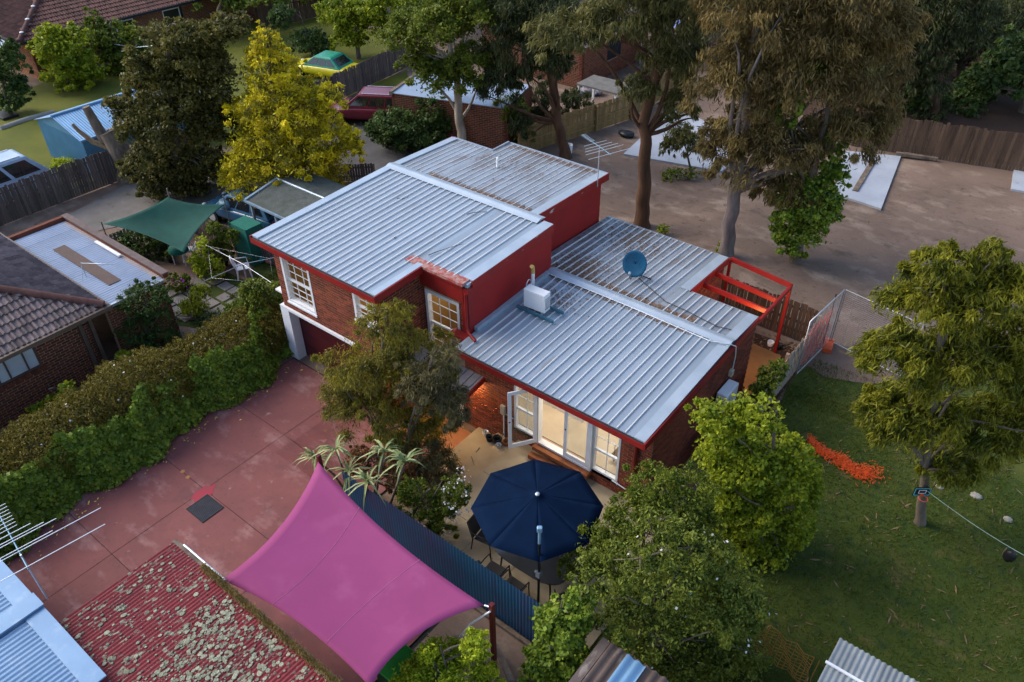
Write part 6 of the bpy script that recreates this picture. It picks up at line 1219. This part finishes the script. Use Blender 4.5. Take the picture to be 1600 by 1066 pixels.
# rotary clothes line
a = P(392, 462); t = thing('clothes_line', a, 'steel rotary clothes line with long arms over the paving', 'clothes line'); cc = a+[0, 0, 1.3]
m = MB(); m.tube([a, cc], .03, 8); m.build('post', M_galv, t)
for q in ((312, 378, 1.35), (318, 440, 1.35), (432, 402, 1.35), (440, 452, 1.35)): m = MB(); m.tube([cc, P(*q)], .013, 6); m.build('arm', M_galv, t)
E4 = [P(312, 378, 1.35), P(432, 402, 1.35), P(440, 452, 1.35), P(318, 440, 1.35)]
for f in (.8,): m = MB(); m.tube([cc+(e-cc)*f for e in E4+E4[:1]], .004, 4); m.build('line_wire', M_galv, t)
a = P(222, 118); t = thing('clothes_line', a, 'far rotary clothes line before the bushes at the top left', 'clothes line'); m = MB(); m.tube([a, a+[0, 0, 1.6]], .04, 6); m.build('post', M_galv, t)
for k in range(4): m = MB(); m.tube([a+[0, 0, 1.6], a+np.array([1.2*math.cos(.5+1.57*k), 1.2*math.sin(.5+1.57*k), 1.75])], .03, 6); m.build('arm', M_alu, t)
# pots
M_terra = pm('terracotta', (.30, .10, .04), (.22, .07, .03), 4, .8)
pots = [(345, 432, .26, 'wide terracotta bowl on the paving under the clothes line'), (374, 392, .2, 'terracotta pot by the green netted cage'), (403, 400, .2, 'terracotta pot right of the green netted cage'), (332, 395, .17, 'terracotta pot among the leafy plants'), (398, 412, .18, 'pink brown pot beside the white chair'), (268, 410, .16, 'dark plant pot at the edge of the shade cloth'), (315, 432, .2, 'black pot under the tall leafy potted plant'), (352, 415, .17, 'black pot behind the wide terracotta bowl')]
for i, (x, y, r, lab) in enumerate(pots):
    a = P(x, y); t = thing('plant_pot', a, lab, 'pot', 'garden pots'); m = MB(); m.lathe(a+[0, 0, .03], [(r*.65, 0), (r*.95, r*1.15), (r*1.05, r*1.15), (r*1.05, r*1.3), (r*.9, r*1.3), (r*.85, r*1.1), (.001, r*1.1)], 16); m.build('pot', M_black if 'black' in lab or 'dark' in lab else M_terra, t)
    k = 140; pos = a+np.array([0, 0, r*1.4+.1])+rdir(k)*rng.random((k, 1))**.5*np.array([r*1.1, r*1.1, r*.9+.1]); leaf_mesh('plant', pos, rdir(k)+[0, 0, .4], rdir(k)+[0, 0, 1], .12, .05, rng.normal(0, .2, k), LG_green if i % 2 else LG_bright, t)
tree('potted_shrub', 'tall yellow green leafy plant beside the clothes line', 'plant', (322, 440), ((318, 385, 10, 30), (330, 420, 18, 22), (312, 410, 14, 22)), 2600, 'broad', LG_lime, M_bark, r0=.02, size=.8, nlimb=6)
tree('potted_shrub', 'dark leafy plants in the middle of the potted garden', 'plant', (352, 415), ((345, 395, 20, 20), (360, 370, 16, 12), (335, 362, 14, 16)), 4500, 'broad', LG_green, M_bark, r0=.02, size=.9, nlimb=8)
tree('garden_plants', 'dark plants under the edge of the green shade cloth', 'plant', (215, 400), ((210, 385, 40, 16), (250, 395, 22, 16), (240, 375, 20, 10)), 5500, 'broad', LG_shrubdark, M_bark, r0=.02, size=.9, nlimb=8)
tree('garden_plants', 'strappy light green clump by the garage corner', 'plant', (305, 490), ((300, 478, 24, 16), (312, 455, 16, 12), (285, 495, 18, 10)), 4500, 'gum', LG_bright, M_bark, r0=.015, size=.7, nlimb=6)
t = tree('garden_plants', 'purple flowering plant by the garage corner', 'plant', (285, 452), ((278, 440, 18, 14), (292, 448, 12, 10)), 2200, 'broad', LG_green, M_bark, r0=.015, size=.7, nlimb=6)
flowers(t, ((284, 440, 18, 12),), 26, .07, mat=leafm('purple_petal', (.20, .03, .25), (.35, .06, .4)), base=P(285, 452))
tree('garden_plants', 'low green edging plants along the brick garage foot', 'plant', (330, 500), ((330, 500, 26, 14), (300, 512, 20, 10), (262, 520, 14, 20)), 4500, 'broad', LG_shrubdark, M_bark, r0=.015, size=.7, nlimb=6)
a = P(398, 415); 
m = MB(); m.ellipsoid(a+[.0, .3, .14], (.18, .16, .14), jit=.1); tag(m.build('toy_ball', pm('teal_plastic', (.02, .35, .33), None, 3, .4)), 'teal plastic watering toy beside the white chair', 'toy'); m = MB(); m.ellipsoid(a+[.35, .45, .12], (.25, .14, .12), jit=.15); tag(m.build('clay_urn', pm('pink_clay', (.45, .20, .15), None, 6, .8)), 'pinkish clay urn lying on the grass by the upper storey', 'urn')
m = MB(); q = P(186, 378, .5); m.box((q[0]-.25, q[1]-.15, .3), (q[0]+.25, q[1]+.15, .5)); m.box((q[0]-.2, q[1]-.1, 0), (q[0]+.2, q[1]+.1, .3)); tag(m.build('yellow_crate', pm('yellow_plastic', (.6, .4, .02), None, 4, .5)), 'yellow plastic crate under the edge of the green shade cloth', 'crate')
m = MB(); q = P(10, 182); m.box((q[0]-.6, q[1]-.4, 0), (q[0]+.6, q[1]+.4, .15)); tag(m.build('drain_pit_cover', M_black, bevel=.02), 'dark flat cover on the lawn at the left edge', 'cover')
m = MB(); m.tube([P(0, 202, .03), P(40, 188, .03), P(85, 176, .03)], .16, 6); tag(m.build('edging_kerb', M_conc), 'pale concrete edging strip across the left lawn', 'kerb')
# ---------------------------------------------------------------- driveway details
dr = P(321, 796); gr = thing('drain_grate', dr, 'square dark steel drain grate in the red driveway', 'drain'); z = .032
m = MB(); m.box((dr[0]-.34, dr[1]-.30, z), (dr[0]+.34, dr[1]+.30, z+.004)); m.build('pit', M_dark, gr)
for a_ in ((-.36, -.34, -.32, .32), (.34, .36, -.32, .32), (-.34, .34, -.32, -.30), (-.34, .34, .30, .32)): m = MB(); m.box((dr[0]+a_[0], dr[1]+a_[2], z), (dr[0]+a_[1], dr[1]+a_[3], z+.016)); m.build('frame', M_black, gr)
for k in range(17): m = MB(); x = dr[0]-.32+.04*k; m.box((x-.006, dr[1]-.295, z+.005), (x+.006, dr[1]+.295, z+.014)); m.build('grate_bar', pm('grate_steel', (.10, .10, .115), None, 5, .4, metal=.3), gr)
def blot(c, r, mat, name, label, cat, n=26, sx=1., sy=1., dz=.035):
    m = MB(); ph = random.random()*6; ps_ = [(c[0]+r*sx*math.cos(2*math.pi*i/n)*(1+.16*math.sin(3*i*.5+ph)+.1*random.random()), c[1]+r*sy*math.sin(2*math.pi*i/n)*(1+.16*math.cos(2*i*.6+ph)+.1*random.random()), T(c[0], c[1])+dz) for i in range(n)]
    m.poly(ps_); o = m.build(name, mat); tag(o, label, cat); return o
blot(P(318, 772), .24, pm('red_paint_spill', (.34, .012, .03), (.22, .03, .04), 6, .4), 'paint_spill', 'bright red paint spill beside the drain grate', 'paint spill', sx=.8, sy=1.3)
for q, lab in (((286, 738), 'upper orange spot on the driveway joint'), ((294, 747), 'lower orange spot on the driveway joint')): blot(P(*q), .055, pm('orange_spot', (.42, .20, .06), None, 5, .8), 'orange_mark', lab, 'mark')
# ---------------------------------------------------------------- lawn details
m = MB(); path = [P(1266, 688), P(1274, 702), P(1290, 712), P(1310, 720), P(1330, 735), P(1350, 745), P(1364, 738)]
nt_ = MB()
for k in range(1500):
    s_ = random.random()*(len(path)-1.001); i = int(s_); p = path[i]*(1-(s_-i))+path[i+1]*(s_-i); wd = .12+.22*(s_/6); q = p+np.array([random.gauss(0, wd*.45), random.gauss(0, wd*.45), .03+abs(random.gauss(0, .06))]); a2 = random.random()*6.28
    e = np.array([math.cos(a2), math.sin(a2), random.uniform(-.4, .4)])*random.uniform(.025, .06); nt_.bar(q-e, q+e, .010, .007)
o = nt_.build('crumpled_net', pm('bright_orange_net', (.72, .10, .015), (.55, .07, .01), 6, .6)); tag(o, 'crumpled bright orange barrier netting lying on the lawn', 'net'); o['kind'] = 'stuff'
# toy basketball hoop on the gum trunk
hb_ = P(1438, 818); hc = PD(1441, 768, hb_, -.18); hp_ = thing('basketball_hoop', hc-np.array([0, 0, .12]), 'small toy basketball hoop and backboard on the gum trunk', 'basketball hoop')
m = MB(); m.obox(hc, RH, FH, (0, 0, 1), .2, .012, .13); m.build('backboard', M_black, hp_)
def edge_rect(hw, hh, th, mat, nm, off):
    for a_, b_, c_, d_ in ((-hw, hw, hh-th, hh), (-hw, hw, -hh, -hh+th), (-hw, -hw+th, -hh+th, hh-th), (hw-th, hw, -hh+th, hh-th)): mm = MB(); mm.obox(hc-FH*off+RH*(a_+b_)/2+np.array([0, 0, (c_+d_)/2]), RH, FH, (0, 0, 1), (b_-a_)/2, .003, (d_-c_)/2); mm.build(nm, mat, hp_)
edge_rect(.185, .115, .016, pm('cyan_stripe', (.10, .5, .55), None, 3, .5), 'border_stripe', .0155); edge_rect(.09, .055, .014, M_white, 'target_stripe', .0155)
m = MB(); rc = hc+np.array([0, 0, -.1])-FH*.13; m.tube(circ(rc, RH, FH, .1, 16), .008, 6); m.obox(hc+[0, 0, -.09]-FH*.03, RH, FH, (0, 0, 1), .04, .025, .03); m.build('ring', pm('orange_red_ring', (.65, .10, .04), None, 3, .5), hp_)
a_ = hc+np.array([0, 0, .02])+RH*.1; e_ = P(1640, 890, 1.0); ml = MB(); ml.tube([a_+(e_-a_)*s_+np.array([0, 0, -.1*math.sin(math.pi*s_)]) for s_ in np.linspace(0, 1, 9)], .008, 4); tag(ml.build('washing_line', pm('pale_green_cord', (.45, .6, .5), None, 4, .6)), 'thin pale green line strung from the gum across the lawn', 'line')
q = P(1582, 862, 1.0); m = MB(); m.ellipsoid(q+[0, 0, -.15], (.13, .1, .19), 12, 8, jit=.2); tag(m.build('black_bag', M_black), 'black bag hanging from the line at the right edge', 'bag')
q = P(1660, 905, 0); mm = MB(); mm.tube([(e_[0], e_[1], 0), (e_[0], e_[1], 1.1)], .04, 8); tag(mm.build('line_post', M_galv), 'steel post holding the end of the line off the right edge', 'post')
for (x, y, r, lab) in ((1525, 776, .13, 'pale flat stone on the lawn under the gum'), (1575, 813, .10, 'pale flat stone on the lawn near the line'), (1468, 762, .09, 'brown stone beside the gum trunk')):
    c = P(x, y); m = MB(); m.ellipsoid(c+[0, 0, .02], (r*1.2, r, .05), 9, 5, jit=.2); tag(m.build('flat_stone', pm('pale_stone', (.34, .31, .27), (.25, .22, .19), 8, .9)), lab, 'stone')
def litter(n, sampler, L, Wd, mat, name, kind='stuff'):
    pos = np.array([sampler() for _ in range(n)]); d = rdir(n)*np.array([1, 1, .12]); nr = rdir(n)*.35+np.array([0, 0, 1.]); q = rng.uniform(.4, 1.5, n)
    o = leaf_mesh(name, pos, d, nr, L*q, Wd*q, rng.normal(0, .25, n), mat, base=(float(pos[:, 0].mean()), float(pos[:, 1].mean()), 0.)); o['kind'] = kind; return o
def lawn_pt():
    while True:
        x, y = random.uniform(1.5, 12), random.uniform(-4, 8)
        if random.random() < .35+.65*math.exp(-((x-6.5)**2+(y-3)**2)/14): return (x, y, T(x, y)+.04)
litter(230, lawn_pt, .26, .035, LG_dry, 'fallen_bark')
litter(900, lawn_pt, .09, .02, LG_dry, 'fallen_leaves')
litter(2600, lambda: (lambda x, y: (x, y, T(x, y)+.02))(random.uniform(-14, 4), random.uniform(9.5, 24)), .10, .03, LG_dry, 'lot_leaves')
def mulch_pt(): x, y = random.uniform(-2, 1.0), random.uniform(5.2, 9.2); return (x, y, T(x, y)+.03)
litter(700, mulch_pt, .12, .05, LG_dry, 'mulch_litter')
def drv_pt():
    y = random.uniform(-11.5, -1); return (-11.5-.04*(y+6)+abs(random.gauss(0, .25)), y, .042)
litter(160, drv_pt, .07, .03, leafm('yellow_fallen_leaf', (.30, .20, .04), (.55, .40, .08), trans=.05), 'driveway_leaves')
# roof litter: leaves and twigs caught behind the ridges and ribs
def lr_pt():
    r = random.random()
    if r < .30: x, y = random.gauss(-5.3, .45), random.gauss(5.15, .45)
    elif r < .55: x, y = random.gauss(-5.2, .7), random.gauss(7.6, .6)
    elif r < .85: x, y = random.uniform(-6, -1.2), 4.62+abs(random.gauss(0, .10))
    elif r < .93: x, y = random.gauss(-4.8, .35), random.gauss(3.3, .35)
    else: x, y = random.uniform(-5.6, -1.0), 4.12-abs(random.gauss(0, .05))
    x = min(max(x, -6.4 if y > 4.4 else -5.6), -.3); y = min(max(y, .1), 8.4 if x < -2.4 else 5.9); return (x, y, ZL(y)+.012+random.random()*.012)
litter(5200, lr_pt, .075, .024, leafm('brown_litter', (.075, .045, .03), (.17, .105, .065), trans=0.), 'roof_leaves')
def ur_pt():
    r = random.random()
    if r < .5: x, y = random.uniform(-11, -6.9), uk+.26+abs(random.gauss(0, .09))
    elif r < .8: x, y = random.uniform(-10.4, -6.8), 8.35-abs(random.gauss(0, .14))
    else: x, y = random.gauss(-9.2, .9), random.gauss(6.9, .5)
    x = min(max(x, -12), -6.6); y = min(max(y, 4.6), 8.4 if x > -10.6 else 7.4); return (x, y, ZU(y)+.012+random.random()*.01)
litter(2600, ur_pt, .07, .022, bpy.data.materials['brown_litter'], 'upper_roof_leaves')
tw = MB()
for (x0, y0, x1, y1) in ((-10.6, 2.9, -10.4, 3.2), (-8.2, 3.4, -7.9, 3.9), (-7.6, 1.1, -7.2, 2.1), (-9.0, 1.2, -9.1, 1.5)):
    limb(tw, (x0, y0, ZU(y0)+.05), (x1, y1, ZU(y1)+.05), .008, .004, n=5, wob=.2)
o = tw.build('roof_twigs', M_black); tag(o, kind='stuff'); tag(o, 'thin dark twigs lying on the upper roof', 'twigs')
# ---------------------------------------------------------------- junk by the wall
jb = np.array([-4.55, .18, -.08]); jk = thing('garden_clutter', jb, 'pile of pots and garden clutter at the wall foot beside the meter box', 'clutter')
for k, (x, y, r, mt) in enumerate(((-4.95, .15, .09, M_alu), (-4.72, .05, .11, M_black), (-4.5, .12, .13, M_black), (-4.25, .2, .10, M_terra), (-4.35, .0, .08, M_galv))):
    m = MB(); m.lathe((x, y, -.08), [(r*.7, 0), (r, r*1.5), (r*.9, r*1.5), (r*.6, .02)], 12); m.build('pot', mt, jk)
for k in range(7): m = MB(); limb(m, (-4.9+.12*k, .2, -.05), (-4.95+.14*k+random.uniform(-.1, .1), .15, .35+random.random()*.25), .008, .004, n=5, wob=.25); m.build('dry_stem', M_bark, jk)
m = MB(); limb(m, (-4.75, -.35, -.06), (-4.6, -1.15, -.06), .01, .004, n=5, wob=.15); limb(m, (-4.7, -.75, -.06), (-4.45, -.95, -.05), .007, .003, n=5); tag(m.build('fallen_twig', M_bark), 'dry twig lying on the concrete steps', 'twig')
q = P(872, 205); m = MB(); q = P(888, 240); m.lathe(q+[0, 0, .0], [(.16, 0), (.2, .45), (.19, .45), (.15, .05)], 14); tag(m.build('white_bucket', M_whiteplastic), 'white bucket at the foot of the leaning gum', 'bucket')
q = P(978, 213); m = MB(); m.ellipsoid(q+[0, 0, .12], (.45, .3, .15), 10, 6, jit=.25); tag(m.build('black_sack', M_black), 'black plastic sack on the dirt by the pine fence', 'sack')
q = P(915, 148); m = MB(); m.ellipsoid(q+[0, 0, .2], (.5, .4, .22), 10, 6, jit=.3); m.ellipsoid(q+[.5, .3, .15], (.35, .3, .18), 10, 6, jit=.3); tag(m.build('rubbish_heap', pm('mixed_rubbish', (.35, .25, .24), (.06, .12, .18), 7, .8, contrast=(.45, .55))), 'heap of mixed rubbish behind the pine fence', 'rubbish')
for x, y, lab, mt in ((1203.5, 540, 'small white ring pot by the pergola post', M_whiteplastic), (1216, 545, 'black pot right of the pergola post', M_black)):
    q = P(x, y); m = MB(); m.lathe(q, [(.09, 0), (.11, .16), (.085, .16), (.07, .02)], 12); tag(m.build('plant_pot', mt), lab, 'pot', 'garden pots')
# grass blades over the lawns
def blades(n, x0, x1, y0, y1, mat, L, name, poly=None):
    x = rng.uniform(x0, x1, n); y = rng.uniform(y0, y1, n)
    if poly is not None: k = np.array([inpoly(p, poly) for p in zip(x, y)]); x, y = x[k], y[k]
    n = len(x); cl = np.sin(x*1.9+np.sin(y*1.3))*np.sin(y*2.3+1)*.5+.5; z = np.array([T(a, b) for a, b in zip(x, y)])+.03
    pos = np.stack([x, y, z+.01], 1); d = rdir(n)*.75+np.array([0, 0, 1.]); o = leaf_mesh(name, pos, d, rdir(n)+[0, 0, .6], L*rng.uniform(.6, 1.4, n)*(.6+.8*cl), .016, rng.normal(0, .2, n)+cl*.3-.15, mat, base=((x0+x1)/2, (y0+y1)/2, 0)); o['kind'] = 'stuff'; return o
LG_grass = leafm('grass_blade', (.024, .042, .003), (.075, .085, .008), trans=.25)
LG_grass2 = leafm('yellow_grass_blade', (.07, .085, .012), (.17, .165, .025), trans=.25)
blades(60000, 1.0, 12.5, -5.5, 7.2, LG_grass, .10, 'lawn_grass')
blades(5000, 1.2, 7, 6.5, 8.8, LG_grass, .11, 'lawn_edge_grass')
blades(7000, -16.5, -14.0, -.2, 1.9, LG_grass, .12, 'yard_grass_blades')
tree('shrub', 'dark bushy undergrowth behind the brown fence, left part', 'shrub', None, ((1430, 150, 40, 24), (1500, 168, 40, 18)), 6000, 'broad', LG_shrubdark, M_bark, r0=.05, size=1.6, base=P(1470, 170), nlimb=6)
